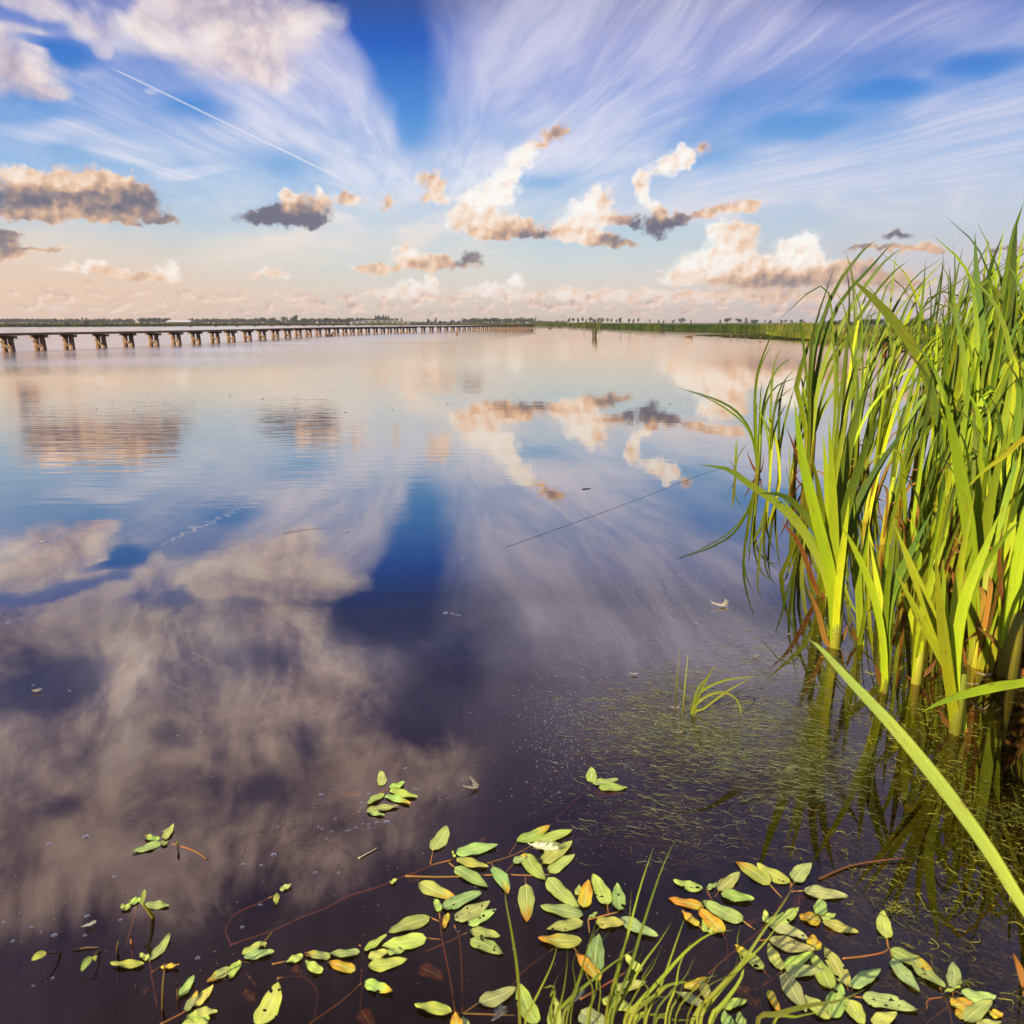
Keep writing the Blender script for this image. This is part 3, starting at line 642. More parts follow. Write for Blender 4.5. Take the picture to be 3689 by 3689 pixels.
ROW = [(483, 180, 20, 'round'), (513, 183, 20, 'round'), (546, 183, 18, 'slim'), (577, 181, 20, 'round'), (603, 190, 10, 'slim'), (630, 179, 24, 'round'), (660, 185, 28, 'round'), (685, 181, 22, 'round'),
       (712, 177, 32, 'round'), (752, 186, 18, 'round'), (778, 190, 16, 'round'), (812, 190, 14, 'slim'), (838, 182, 28, 'round'), (900, 185, 18, 'slim'), (930, 190, 16, 'slim'), (963, 187, 18, 'slim'),
       (1043, 194, 12, 'round'), (1107, 196, 14, 'round'), (1140, 198, 14, 'round'), (1208, 192, 18, 'round')]
for k, (x, y, w, kd_) in enumerate(ROW):
    tree(1800+x/1.932, 1050+y/1.932-.6, w/1.932*1.1, kd_, f'{"slim" if kd_=="slim" else "round"} dark tree, {ORD[k]} from the pylons along the spaced row', 'trees spaced along the horizon', dist=640)
for x, y, w, kd_, lb in [(1268, 183, 62, 'wide', 'broad double-crowned tree at the end of the spaced row'), (1332, 196, 12, 'slim', 'tiny slim tree beside the broad double-crowned tree'), (1535, 195, 16, 'slim', 'small slim tree just before the big spreading oak-like tree'),
        (1583, 182, 62, 'wide', 'big spreading oak-like tree above the reed bank'), (1660, 186, 54, 'wide', 'broad loose tree next to the pointed conical tree'), (1713, 179, 42, 'cone', 'pointed conical dark tree above the reed bank'),
        (1772, 191, 66, 'bush', 'wide low bushy tree after the pointed conical tree'), (1845, 198, 12, 'slim', 'tiny slim tree after the wide bushy one'), (1880, 198, 26, 'round', 'small ragged tree seen past the first cattail leaves')]:
    tree(1800+x/1.932, 1050+y/1.932-.6, w/1.932*1.08, kd_, lb, dist=520)
for k, (x, y, w) in enumerate([(592, 144, 42), (632, 140, 30), (692, 144, 40), (800, 138, 70), (1010, 148, 32), (1062, 148, 26), (1170, 140, 60), (1240, 150, 40)]):
    tree(2600+x/2.76, 1100+y/2.76, w/2.76, 'round' if k % 2 else 'wide', f'dark tree glimpsed between cattail leaves, {ORD[k]} counted from open water', 'trees behind the cattails', dist=520)
for x, y, w, kd_, lb in [(100, 181, 26, 'round', 'rounded dark tree in the gap of the far wood'), (160, 178, 44, 'wide', 'broad dark tree beside the rounded one on the far shore'), (242, 172, 62, 'wide', 'spreading dark tree before the tallest far tree'), (312, 159, 50, 'round', 'tallest ragged tree standing over the far wood'),
        (372, 183, 60, 'wide', 'wide dark tree just after the tallest ragged one'), (530, 181, 34, 'round', 'round tree rising from the wood near the footbridge'), (1060, 183, 20, 'round', 'single tree beyond the end of the footbridge'), (1243, 190, 26, 'round', 'low round tree on the bank past the footbridge'), (1291, 180, 26, 'round', 'lone mop-headed tree past the footbridge'), (1410, 195, 24, 'wide', 'low spreading tree at the edge of the long wood')]:
    tree(900+x/1.932, 1050+y/1.932-.5, w/1.932*1.05, kd_, lb, dist=620)
for k, (x, y) in enumerate([(876, 167), (889, 170), (902, 164), (915, 168), (928, 163), (942, 166), (955, 165), (966, 172)]):
    tree(900+x/1.932, 1050+y/1.932, 9, 'slim', 'tall narrow poplar in the clump behind the footbridge', 'clump of poplars', dist=640)
for x, y, w, lb in [(930, 1157, 40, 'green bush among the reeds near the church tower'), ]:
    tree(x*.263, y, 14, 'bush', lb, dist=330, name='bush')
tree(1200*.259, 1155, 26, 'bush', 'larger green bush on the reedy far shore', dist=330, name='bush')
tree(1585, 1152, 9, 'bush', 'small reddish bush on the bank past the footbridge', dist=300, name='bush', ybase=1168)
# right-hand bank bushes behind the cattails
for k, (x, y, w, lb) in enumerate([(2985, 1152, 110, 'yellow-green bush at the bank behind the first cattails'), (3130, 1143, 150, 'big dark bush behind the tall cattail clump'), (3290, 1140, 130, 'rounded bush glimpsed through the cattail gap')]):
    tree(x, y, w, 'bush', lb, dist=150, name='bush', ybase=1172)
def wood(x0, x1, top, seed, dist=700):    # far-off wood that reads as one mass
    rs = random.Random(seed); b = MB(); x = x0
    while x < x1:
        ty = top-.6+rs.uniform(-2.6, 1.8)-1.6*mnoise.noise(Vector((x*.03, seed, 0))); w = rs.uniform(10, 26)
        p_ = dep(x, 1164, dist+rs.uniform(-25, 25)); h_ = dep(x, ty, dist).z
        crown(b, (p_.x, p_.y, h_*.52), w*dist/FPX*.6, h_*.5, 150, rs, (.05, .068, .045), h_*.12, 6); x += rs.uniform(4, 8)  # some distance haze put into the leaf colour: lighter and bluer
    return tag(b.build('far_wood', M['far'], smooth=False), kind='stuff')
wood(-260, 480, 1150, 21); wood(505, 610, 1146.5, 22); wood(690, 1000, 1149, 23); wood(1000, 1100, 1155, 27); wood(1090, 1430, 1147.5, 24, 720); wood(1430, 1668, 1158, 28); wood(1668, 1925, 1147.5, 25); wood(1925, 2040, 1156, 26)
# ---------------------------------------------------------------- pylons, shed, tower
for k, (x, yt, lb, dd) in enumerate([(1929, 1133, 'lattice power pylon nearer the boardwalk end', 900), (2030, 1133, 'lattice power pylon beside the spaced row of trees', 900), (2328, 1147, 'small distant pylon amid the spaced trees', 1300), (2502, 1148, 'smallest distant pylon beyond the broad tree', 1300)]):
    p_ = dep(x, 1163, dd); H = dep(x, yt, dd).z; r_ = thing('power_pylon', (p_.x, p_.y, 0), lb, 'pylon', 'power pylons on the horizon')
    b = MB(); wb = H*.09
    for sx in (-1, 1):
        for sy in (-1, 1): b.tube([(p_.x+sx*wb, p_.y+sy*wb, 0), (p_.x+sx*wb*.25, p_.y+sy*wb*.25, H*.75), (p_.x, p_.y, H)], H*.011, n=4)
    for j in range(7):
        z = H*.1*j; w = wb*(1-.75*j/7.5); b.tube([(p_.x-w, p_.y-w, z), (p_.x+w, p_.y-w, z+H*.1)], H*.006, n=3); b.tube([(p_.x+w, p_.y-w, z), (p_.x-w, p_.y-w, z+H*.1)], H*.006, n=3)
    b.build('lattice_mast', M['steel'], r_)
    b = MB(); 
    for z, w in ((.72, .16), (.84, .20), (.95, .13)): b.tube([(p_.x-w*H, p_.y, z*H), (p_.x, p_.y, z*H+H*.02), (p_.x+w*H, p_.y, z*H)], H*.009, n=4)
    b.build('crossarm', M['steel'], r_)
b = MB()
A0, A1 = dep(1929, 1137, 900), dep(2030, 1137, 900)
for ofs in (-4, 4):
    for q0, q1 in ((A0, A1), (A0+(A0-A1)*1.0, A0)):
        b.tube([q0.lerp(q1, u/8)+Vector((0, ofs, -4*math.sin(math.pi*u/8))) for u in range(9)], .12, n=3)
tag(b.build('power_line', M['steel']), 'thin sagging power lines strung between the pylons', 'power line')
p_ = dep(648, 1163, 600); r_ = thing('barn', (p_.x, p_.y, 0), 'long low barn with a pale grey roof among the far trees', 'barn')
k_ = 600/FPX; b = MB(); b.box((p_.x, p_.y, .9), (86*k_, 7, 1.8)); b.build('wall', M['brick'], r_, smooth=False)
b = MB(); z0, z1 = 1.6, dep(648, 1153.5, 600).z; i = len(b.v)
for x in (-44, 44):
    for y, z in ((-4.2, z0), (0, z1), (4.2, z0)): b.add((p_.x+x*k_*(1 if y else .9), p_.y+y, z))
b.f += [(0, 3, 4, 1), (1, 4, 5, 2), (0, 1, 2), (3, 5, 4), (0, 2, 5, 3)]; b.build('roof', M['paint'], r_, smooth=False)
p_ = dep(298, 1163, 680); zt = dep(298, 1146.5, 680).z; zz = dep(298, 1141.5, 680).z; r_ = thing('church_tower', (p_.x, p_.y, 0), 'small square church tower poking above the far wood', 'tower')
b = MB(); b.box((p_.x, p_.y, zt/2), (1.15, 1.15, zt)); b.build('tower_shaft', M['brick'], r_, smooth=False)
b = MB(); i = [b.add((p_.x+sx*.65, p_.y+sy*.65, zt+.002)) for sx, sy in ((-1, -1), (1, -1), (1, 1), (-1, 1))]; a = b.add((p_.x, p_.y, zz)); b.f += [(i[j], i[(j+1) % 4], a) for j in range(4)]+[tuple(i[::-1])]; b.build('roof', M['brick'], r_, smooth=False)
# ---------------------------------------------------------------- small things out on the lake
def duck(x, y, s, label):
    q = gnd(x, y); r_ = thing('duck', q, label, 'duck', 'ducks on the far water'); b = MB()
    b.tube([q+Vector((-.22*s, 0, .07)), q+Vector((-.12*s, 0, .07)), q+Vector((.05*s, 0, .06)), q+Vector((.17*s, 0, .09)), q+Vector((.20*s, 0, .19*s)), q+Vector((.27*s, 0, .24*s)), q+Vector((.34*s, 0, .21*s)), q+Vector((.40*s, 0, .20*s))],
           lambda u: (.015, .07, .11, .08, .04, .055, .03, .012)[int(u*7+.01)]*s, n=8); b.build('body', M['duck'], r_)
for k, (x, y, s, lb) in enumerate([(1980, 1184, 1.5, 'dark duck swimming close to the boardwalk end'), (2016, 1181.5, 1.3, 'duck swimming second from the boardwalk end'), (2068, 1181.5, 1.2, 'tiny duck midway between boardwalk and reed tuft'), (2113, 1182, 1.2, 'tiny duck close to the reed tuft'), (2383, 1196, 1.5, 'pair-like dark duck off the reed bank'), (1187, 1212, 1.5, 'dark duck beside the boardwalk posts')]): duck(x, y, s, lb)
q = gnd(1645, 1207); r_ = thing('mooring_post', q, 'dark stubby post with a flat top on the open water', 'post'); b = MB(); b.tube([q+Vector((0, 0, -.3)), q+Vector((.02, 0, .28))], .12, n=8); b.build('post', M['wood'], r_)
b = MB(); b.box(q+Vector((0, 0, .33)), (.34, .25, .09)); b.build('cap', M['wood'], r_, smooth=False)
q = gnd(2482, 1213); b = MB(); pts = [q+Vector((-.42, 0, .03)), q+Vector((-.1, 0, .07)), q+Vector((.18, .05, .12)), q+Vector((.36, .05, .33))]
b.tube(pts, lambda u: .05+.05*math.sin(u*3), n=7); b.tube([pts[2], q+Vector((.38, 0, .02))], .05, n=6); tag(b.build('driftwood', M['wood']), 'forked brown driftwood stranded off the reed bank', 'driftwood')
def tuft(name, q, nb, hh, spread, label, cat, pal, w, seed):
    rs = random.Random(seed); r_ = thing(name, q, label, cat)
    for _ in range(nb):
        a = rs.uniform(0, 6.28); ln = rs.uniform(-.3, .6)*spread; h_ = hh*rs.uniform(.5, 1); p0 = q+Vector((math.cos(a)*spread*.35, math.sin(a)*spread*.35, -.1)); b = MB()
        c0 = rs.choice(pal); b.ribbon(spline([p0, p0+Vector((ln*.2, 0, h_*.5+.1)), p0+Vector((ln, 0, h_+.1))], 6), lambda u: w*(1-u**3)+.003, Vector((rs.uniform(-.5, .5), -1, 0)), lambda u: mixc((.10, .07, .03), c0, u*2))
        b.build('blade', M['grass'], r_)
tuft('reed_tuft', gnd(2141, 1212), 26, 1.15, .5, 'isolated green and brown reed tuft on open water', 'reed tuft', ((.12, .15, .03), (.17, .16, .04), (.10, .07, .03)), .05, 2)
for x, y, h_, lb in [(2236, 1207, .5, 'short forked twig just beyond the reed tuft'), (2268, 1207, .65, 'taller bent twig further past the reed tuft'), (2103, 1207, .35, 'single thin stick before the reed tuft')]:
    q = gnd(x, y); b = MB(); b.tube([q+Vector((0, 0, -.2)), q+Vector((.05, 0, h_*.6)), q+Vector((.02, 0, h_))], .025); b.tube([q+Vector((.05, 0, h_*.3)), q+Vector((-.12, 0, h_*.8))], .018)
    tag(b.build('twig', M['wood']), lb, 'twig')
for x, y, h_, lb in [(2632, 1219, .30, 'dark stub at the tip of the floating weed mat'), (2655, 1219, .22, 'short dark stub second along the weed mat'), (2684, 1221, .2, 'stub midway along the edge of the weed mat'), (2737, 1224, .28, 'dark stub where the weed mat meets the bank')]:
    q = gnd(x, y); b = MB(); b.tube([q+Vector((0, 0, -.2)), q+Vector((.03, 0, h_))], .03); b.tube([q+Vector((.0, 0, h_*.3)), q+Vector((.10, 0, h_*.9))], .02); tag(b.build('stub', M['wood']), lb, 'stub')
# ---------------------------------------------------------------- pondweed: stems and floating leaves
GR = [(.48, .63, .16), (.53, .67, .13), (.43, .57, .20), (.57, .68, .13)]
OR = (.80, .32, .02); YE = (.74, .56, .03); RD = (.30, .075, .028); BR = (.16, .07, .03)
PR = random.Random(99)
def leaf(parent, bx, by, tx, ty, wpx, kind, lift=0.):
    """a flat leaf from its base to its tip (photo pixels on the water), with a wavy, slightly cupped blade"""
    sub = 'r' in kind
    z = -.012-PR.random()*.014 if sub else .0016+PR.random()*.002+lift
    p0, p1 = gnd(bx, by, z), gnd(tx, ty, z); ax = p1-p0; L = ax.length; ax.normalize(); sd = Vector((-ax.y, ax.x, 0))
    # width across the axis: photo width measured perpendicular to the axis in the picture
    dv = Vector((tx-bx, ty-by)).normalized(); mx, my = (bx+tx)/2, (by+ty)/2; nx, ny = -dv.y, dv.x
    w = abs((gnd(mx+nx*wpx/2, my+ny*wpx/2, z)-gnd(mx-nx*wpx/2, my-ny*wpx/2, z)).dot(sd))
    w = max(w, wpx*pxm(mx, my)*.8)*.98
    b = MB(); nl, nw = 14, 6; curl = PR.uniform(-.1, .1); ph = PR.uniform(0, 6.28); cup = PR.uniform(-.03, .05); tipz = PR.uniform(-.002, .006) if not sub else 0
    g = mixc(PR.choice(GR), PR.choice(GR), PR.random()); g = tuple(q*PR.uniform(.85, 1.12) for q in g)
    if kind == 'k': g = (.10, .10, .03)
    for i in range(nl+1):
        u = i/nl; prof = (math.sin(math.pi*min(1, u**.78))**.62)*(1-.25*u) if 0 < u < 1 else 0
        prof = prof*(1+.05*math.sin(u*17+ph)); hw = w*.5*prof*1.1+.0004
        cx = p0+ax*(L*u)+sd*(curl*L*.5*math.sin(math.pi*u))
        for j in range(nw+1):
            v = j/nw*2-1; zz = cup*w*(v*v)*.5+.0016*math.sin(u*11+ph+v*2)*abs(v)+tipz*u*u+PR.uniform(-.0004, .0004)
            c = g
            if 'o' in kind: c = mixc(YE, OR, u*1.3-.1+.3*math.sin(u*9+v*3+ph)); c = mixc(c, g, max(0, .45-abs(v)*.6)*(1-u))
            if 'y' in kind: c = mixc(g, mixc(YE, OR, (u-.7)*3), (u-.58+.12*math.sin(v*4+ph))*4.5)
            if 'b' in kind: c = mixc(c, BR, (u-.8)*4)
            if sub: c = mixc(RD, BR, .3+.4*math.sin(u*5+v*2+ph))
            b.add(cx+sd*(hw*v)+Vector((0, 0, zz)), c, (v*.5+.5, u))
    for i in range(nl):
        for j in range(nw):
            a = i*(nw+1)+j; b.f.append((a, a+1, a+nw+2, a+nw+1))
    lb = None
    o = b.build('leaf', M['eaten'] if 's' in kind else M['leaf'], parent)
    if 'o' in kind: o['label'] = 'orange and yellow withering leaf'
    elif sub: o['label'] = 'reddish brown leaf just under the surface'
    elif 'y' in kind: o['label'] = 'green leaf with an orange tip'
    elif 's' in kind: o['label'] = 'green leaf eaten into dark holes'
    return o
def stem(parent, pts, r=.0022, z0=.001, z1=.001, col=(.48, .17, .05), name='stem'):
    P_ = [gnd(x, y, z0+(z1-z0)*k/max(1, len(pts)-1)) for k, (x, y) in enumerate(pts)]
    b = MB(); b.tube(spline(P_, max(8, len(pts)*4)), r, lambda u: mixc(col, (.36, .20, .05), .5+.5*math.sin(u*9)), n=6); return b.build(name, M['stem'], parent)
SPR = [
 ('pondweed sprig of seven leaves floating alone beyond the main leaf patch', [[(1322, 2895), (1380, 2853), (1402, 2842)], [(1322, 2895), (1240, 2960)]],
  [(1376, 2830, 1370, 2779, 34, ''), (1404, 2839, 1457, 2817, 22, ''), (1406, 2842, 1504, 2871, 26, ''), (1380, 2857, 1322, 2899, 24, ''), (1388, 2864, 1478, 2899, 26, 'y'), (1324, 2915, 1437, 2902, 22, ''), (1324, 2917, 1385, 2937, 20, ''), (1308, 2862, 1217, 2859, 26, 'r')]),
 ('pondweed runner with a very long thin red stem and three fresh leaves at its end', [[(828, 3405), (986, 3351), (1087, 3304), (1174, 3272), (1257, 3228), (1373, 3192), (1460, 3154), (1507, 3139), (1558, 3116), (1634, 3096)], [(1551, 3112), (1560, 3065)], [(1618, 3108), (1640, 3126)]],
  [(1560, 3065, 1610, 2975, 52, ''), (1643, 3074, 1794, 3045, 42, ''), (1645, 3092, 1759, 3124, 32, ''), (1639, 3125, 1757, 3195, 44, ''), (1640, 3088, 1630, 3063, 8, ''), (1735, 3041, 1739, 3016, 22, 'r'), (1404, 3180, 1430, 3170, 12, ''), (1510, 3172, 1462, 3150, 40, 'r')]),
 ('pondweed sprig holding a white feather, fan of eight leaves', [[(1460, 3156), (1600, 3159), (1735, 3153), (1820, 3151), (1919, 3154), (1984, 3151)], [(1755, 3110), (1829, 3088), (1894, 3059), (1919, 3039)], [(1863, 3033), (1835, 3078)], [(1853, 3108), (1820, 3147)], [(1894, 3184), (1893, 3155)], [(1955, 3108), (1950, 3125)], [(1776, 3123), (1770, 3106)]],
  [(1863, 3033, 1980, 2978, 38, 'y'), (1923, 3035, 2062, 2994, 38, ''), (1923, 3039, 2049, 3053, 34, ''), (1955, 3108, 2061, 3033, 50, ''), (1978, 3145, 2070, 3080, 42, ''), (1890, 3076, 1965, 3170, 54, ''), (1853, 3108, 1894, 3076, 30, 'y'), (1776, 3123, 1831, 3219, 46, 'yb'), (1894, 3184, 1898, 3323, 60, 'y'), (1974, 3161, 2089, 3270, 54, '')]),
 ('pondweed rosette with an upright orange leaf behind the tall grass blades', [[(2119, 3312), (2231, 3285)], [(2119, 3312), (2124, 3360)], [(1998, 3415), (1894, 3492), (1845, 3549)], [(2188, 3259), (2192, 3294)], [(2060, 3404), (2080, 3430)]],
  [(2102, 3296, 1947, 3270, 46, ''), (2100, 3321, 1970, 3347, 42, 's'), (2096, 3388, 1940, 3382, 50, 'y'), (2102, 3270, 2119, 3167, 50, 'o'), (2078, 3223, 2088, 3188, 20, ''), (2188, 3259, 2135, 3149, 54, 's'), (2231, 3280, 2221, 3186, 48, 's'), (2145, 3325, 2253, 3325, 42, 's'), (2236, 3303, 2371, 3378, 44, ''), (2143, 3504, 2157, 3361, 68, ''), (2163, 3529, 2074, 3427, 42, 'o'), (2151, 3288, 2119, 3312, 12, '')]),
 ('pondweed sprig with hole-eaten leaves on a straight brown stem', [[(1583, 3286), (1594, 3384), (1620, 3513), (1641, 3650)], [(1685, 3359), (1594, 3402), (1500, 3442)], [(1592, 3275), (1583, 3300)], [(1548, 3304), (1583, 3320)], [(1536, 3379), (1590, 3385)]],
  [(1509, 3178, 1645, 3236, 50, 'yb'), (1583, 3283, 1565, 3237, 26, ''), (1592, 3272, 1739, 3218, 44, 's'), (1639, 3312, 1765, 3251, 50, 's'), (1688, 3331, 1788, 3278, 40, 's'), (1692, 3353, 1802, 3372, 36, 's'), (1694, 3384, 1813, 3435, 48, 's'), (1612, 3290, 1598, 3344, 22, 'o'), (1548, 3304, 1399, 3359, 50, ''), (1536, 3379, 1373, 3406, 56, ''), (1313, 3424, 1393, 3375, 24, '')]),
 ('pondweed at the lower edge with a holed leaf and an orange leaf', [[(1637, 3333), (1657, 3390), (1665, 3513), (1667, 3655)], [(1640, 3650), (1760, 3654), (1860, 3659)], [(1725, 3613), (1670, 3650)]],
  [(1725, 3613, 1859, 3562, 56, ''), (1933, 3690, 1870, 3545, 66, 's'), (1627, 3644, 1494, 3625, 44, 's'), (1645, 3720, 1638, 3650, 46, 'o'), (1690, 3740, 1668, 3662, 44, '')]),
 ('pondweed leaves partly under the tall grass with a torn leaf', [[(2090, 3600), (2160, 3560), (2260, 3500)], [(1995, 3690), (2060, 3600)]],
  [(1995, 3720, 2002, 3594, 50, 's'), (2092, 3642, 2195, 3720, 74, ''), (1950, 3590, 1960, 3560, 16, 'r'), (2310, 3500, 2252, 3440, 30, ''), (2200, 3570, 2330, 3540, 40, 's'), (2170, 3600, 2290, 3640, 46, '')]),
 ('pondweed row of small leaves along a forked brown stem', [[(1294, 3403), (1311, 3424), (1307, 3490), (1300, 3540), (1307, 3556), (1298, 3631)], [(1305, 3540), (1226, 3610), (1114, 3688)], [(998, 3523), (1089, 3519), (1143, 3573), (1133, 3664)], [(1091, 3440), (1180, 3449)], [(980, 3473), (1031, 3463)]],
  [(1325, 3480, 1466, 3457, 46, ''), (1327, 3453, 1400, 3424, 34, ''), (1396, 3430, 1460, 3420, 24, ''), (1296, 3428, 1180, 3436, 28, ''), (1189, 3449, 1097, 3434, 30, 'y'), (1280, 3494, 1180, 3465, 40, 'o'), (1160, 3503, 1102, 3459, 38, ''), (1091, 3443, 1031, 3463, 26, ''), (1315, 3536, 1416, 3577, 44, 'sy'), (1056, 3480, 1093, 3515, 30, 'r'), (1298, 3635, 1345, 3705, 56, 'r'), (1509, 3483, 1599, 3526, 50, 'r')]),
 ('pondweed sprig above one big spotted leaf at the lower edge', [[(982, 3358), (957, 3387), (942, 3396)], [(866, 3457), (864, 3482), (950, 3579)], [(859, 3461), (900, 3470)]],
  [(874, 3440, 942, 3395, 30, ''), (878, 3447, 988, 3430, 32, ''), (948, 3391, 957, 3418, 18, ''), (859, 3461, 828, 3525, 34, ''), (826, 3484, 745, 3538, 32, 'y'), (932, 3697, 1002, 3540, 74, 's'), (882, 3565, 924, 3610, 38, 'r')]),
 ('lone pondweed sprig trailing a curved pale stem on open dark water', [[(745, 3095), (700, 3066), (646, 3047), (584, 3030)]],
  [(580, 3033, 478, 3072, 26, ''), (573, 3024, 520, 3010, 20, 'y'), (590, 3024, 625, 2975, 24, ''), (600, 3040, 580, 3034, 18, '')]),
 ('pondweed shoot with one thick yellow stem bent into the water', [[(493, 3264), (476, 3331), (455, 3405)]],
  [(524, 3256, 609, 3266, 32, ''), (497, 3248, 468, 3240, 34, ''), (470, 3268, 435, 3266, 22, '')]),
 ('pondweed sprig with two long narrow leaves beside upright sticks', [[(538, 3459), (547, 3513), (567, 3625)], [(548, 3502), (580, 3482)]],
  [(542, 3459, 613, 3370, 30, ''), (536, 3455, 503, 3440, 22, ''), (518, 3473, 398, 3473, 28, ''), (580, 3482, 646, 3480, 16, 'o'), (530, 3560, 516, 3590, 16, 'r')]),
 ('pondweed shoot of six leaves in the lower corner', [[(576, 3692), (646, 3656), (700, 3625)]],
  [(700, 3623, 768, 3554, 30, ''), (669, 3641, 712, 3577, 28, 'y'), (650, 3589, 700, 3517, 28, ''), (700, 3641, 783, 3647, 34, ''), (673, 3658, 756, 3674, 36, ''), (654, 3691, 754, 3690, 44, '')]),
 ('tiny pondweed shoot on a long looping thread-like stem', [[(985, 3228), (930, 3255), (854, 3290), (814, 3347), (831, 3398)]],
  [(1008, 3204, 1050, 3190, 18, ''), (996, 3218, 994, 3258, 22, 's')]),
 ('three-leaved pondweed sprig floating by itself near the surface weed', [[(2131, 2827), (2065, 2890), (2000, 2953)]],
  [(2131, 2818, 2131, 2766, 40, ''), (2136, 2822, 2227, 2805, 26, ''), (2157, 2836, 2262, 2836, 28, ''), (2136, 2857, 2249, 2857, 30, 'r')]),
 ('pondweed branch with four clean leaves topping a long diagonal stem', [[(2851, 3178), (2843, 3217), (2812, 3260), (2742, 3349), (2622, 3446), (2552, 3508)], [(2773, 3186), (2816, 3234)], [(2862, 3178), (2849, 3200)], [(2895, 3209), (2850, 3212)]],
  [(2773, 3186, 2649, 3100, 48, 'y'), (2845, 3182, 2727, 3116, 42, 's'), (2862, 3178, 2921, 3108, 60, ''), (2895, 3209, 3055, 3225, 44, '')]),
 ('small pondweed sprig with a curled bud and one spotted leaf', [[(2546, 3205), (2556, 3225), (2567, 3246)], [(2591, 3209), (2575, 3232)]],
  [(2532, 3201, 2426, 3174, 34, 's'), (2548, 3203, 2583, 3178, 20, ''), (2591, 3209, 2665, 3143, 48, ''), (2597, 3219, 2717, 3240, 38, '')]),
 ('pondweed with three bright orange leaves around one long green leaf', [[(2678, 3318), (2720, 3350)], [(2604, 3361), (2620, 3400), (2624, 3500)], [(2517, 3333), (2540, 3357)]],
  [(2538, 3265, 2406, 3238, 34, 'o'), (2678, 3318, 2529, 3242, 50, ''), (2604, 3361, 2517, 3271, 50, 'o'), (2517, 3333, 2457, 3279, 26, 'o'), (2540, 3357, 2532, 3308, 22, ''), (2550, 3358, 2570, 3345, 16, '')]),
 ('dense pondweed cluster with a yellow leaf beside crossing grass blades', [[(2818, 3500), (2773, 3535), (2676, 3593)], [(2771, 3384), (2720, 3391)], [(2750, 3493), (2775, 3525)], [(2934, 3423), (2920, 3450)], [(2760, 3322), (2742, 3349)]],
  [(2771, 3384, 2934, 3425, 50, 's'), (2765, 3322, 2909, 3388, 44, 's'), (2769, 3330, 2876, 3275, 46, 's'), (2758, 3322, 2756, 3285, 24, ''), (2934, 3423, 2925, 3364, 52, 'o'), (2818, 3494, 2769, 3405, 40, ''), (2822, 3489, 2928, 3432, 44, ''), (2831, 3500, 2967, 3493, 44, ''), (2827, 3504, 2905, 3644, 62, ''), (2990, 3562, 2925, 3438, 60, ''), (2750, 3493, 2645, 3403, 38, 'sy'), (2771, 3566, 2812, 3655, 28, 'o'), (2688, 3314, 2742, 3314, 30, 'r'), (2660, 3551, 2746, 3636, 46, 'r')]),
 ('pondweed low in the picture with bluish leaves under arching grass', [[(2562, 3605), (2590, 3680)], [(2596, 3628), (2570, 3650)]],
  [(2466, 3562, 2548, 3527, 36, 'o'), (2562, 3605, 2525, 3535, 38, ''), (2536, 3623, 2435, 3574, 34, ''), (2596, 3628, 2692, 3603, 36, ''), (2640, 3710, 2608, 3645, 42, ''), (2680, 3700, 2660, 3652, 34, '')]),
 ('pondweed cluster with round spotted leaf and one long pointed leaf', [[(3035, 3453), (3110, 3445), (3182, 3431), (3206, 3412)], [(3072, 3560), (3030, 3620), (2996, 3664)], [(3106, 3594), (3076, 3590)], [(3051, 3547), (3056, 3570)]],
  [(3051, 3547, 2971, 3411, 56, 's'), (2994, 3664, 3027, 3545, 76, 's'), (2990, 3668, 2900, 3586, 48, ''), (3072, 3555, 3172, 3496, 52, ''), (3047, 3537, 3072, 3560, 18, ''), (3055, 3600, 3110, 3695, 60, ''), (3106, 3594, 3308, 3639, 54, 's'), (3145, 3690, 3231, 3651, 54, '')]),
 ('small pondweed sprig of three leaves over an orange drowned leaf', [[(2953, 3296), (2955, 3318), (2940, 3345), (2890, 3370)]],
  [(2953, 3296, 2961, 3235, 50, ''), (2961, 3312, 3010, 3290, 26, ''), (2965, 3318, 3092, 3357, 36, ''), (2957, 3316, 2880, 3300, 44, 'o'), (2882, 3221, 2886, 3298, 44, 'r'), (2963, 3345, 3056, 3376, 32, 'r')]),
 ('pondweed with a yellow-rimmed long leaf in the reed reflections', [[(3196, 3382), (3200, 3412)], [(3206, 3420), (3214, 3455)]],
  [(3196, 3382, 3182, 3286, 54, ''), (3206, 3420, 3361, 3496, 46, 'y'), (3214, 3455, 3312, 3572, 46, ''), (3288, 3459, 3406, 3559, 44, '')]),
 ('pondweed in the lower corner with orange leaves and a forked yellow stem', [[(3386, 3557), (3415, 3619), (3431, 3690)], [(3431, 3615), (3337, 3685)], [(3400, 3592), (3345, 3602), (3339, 3635)], [(3435, 3561), (3432, 3600)]],
  [(3435, 3561, 3435, 3468, 56, ''), (3462, 3578, 3588, 3594, 42, ''), (3478, 3680, 3574, 3610, 64, ''), (3431, 3623, 3504, 3606, 62, 'o'), (3455, 3668, 3480, 3627, 52, 'o'), (3566, 3655, 3613, 3651, 32, 'o'), (3517, 3692, 3607, 3685, 32, ''), (3402, 3574, 3460, 3557, 10, ''), (3219, 3590, 3288, 3598, 16, 'r')]),
]
for lb, stems_, leaves_ in SPR:
    x, y = stems_[0][0]; r_ = thing('pondweed_sprig', gnd(x, y, 0), lb, 'pondweed', 'pondweed floating on the water')
    for k, s_ in enumerate(stems_):
        deep = -.03 if s_[-1][1]-s_[0][1] > 60 else -.001
        stem(r_, s_, .0019 if k == 0 else .0014, -.02 if len(s_) > 6 else .0012, deep if len(s_) <= 6 else .001)
    for k, a in enumerate(leaves_): leaf(r_, *a, lift=.0009*(k % 4))
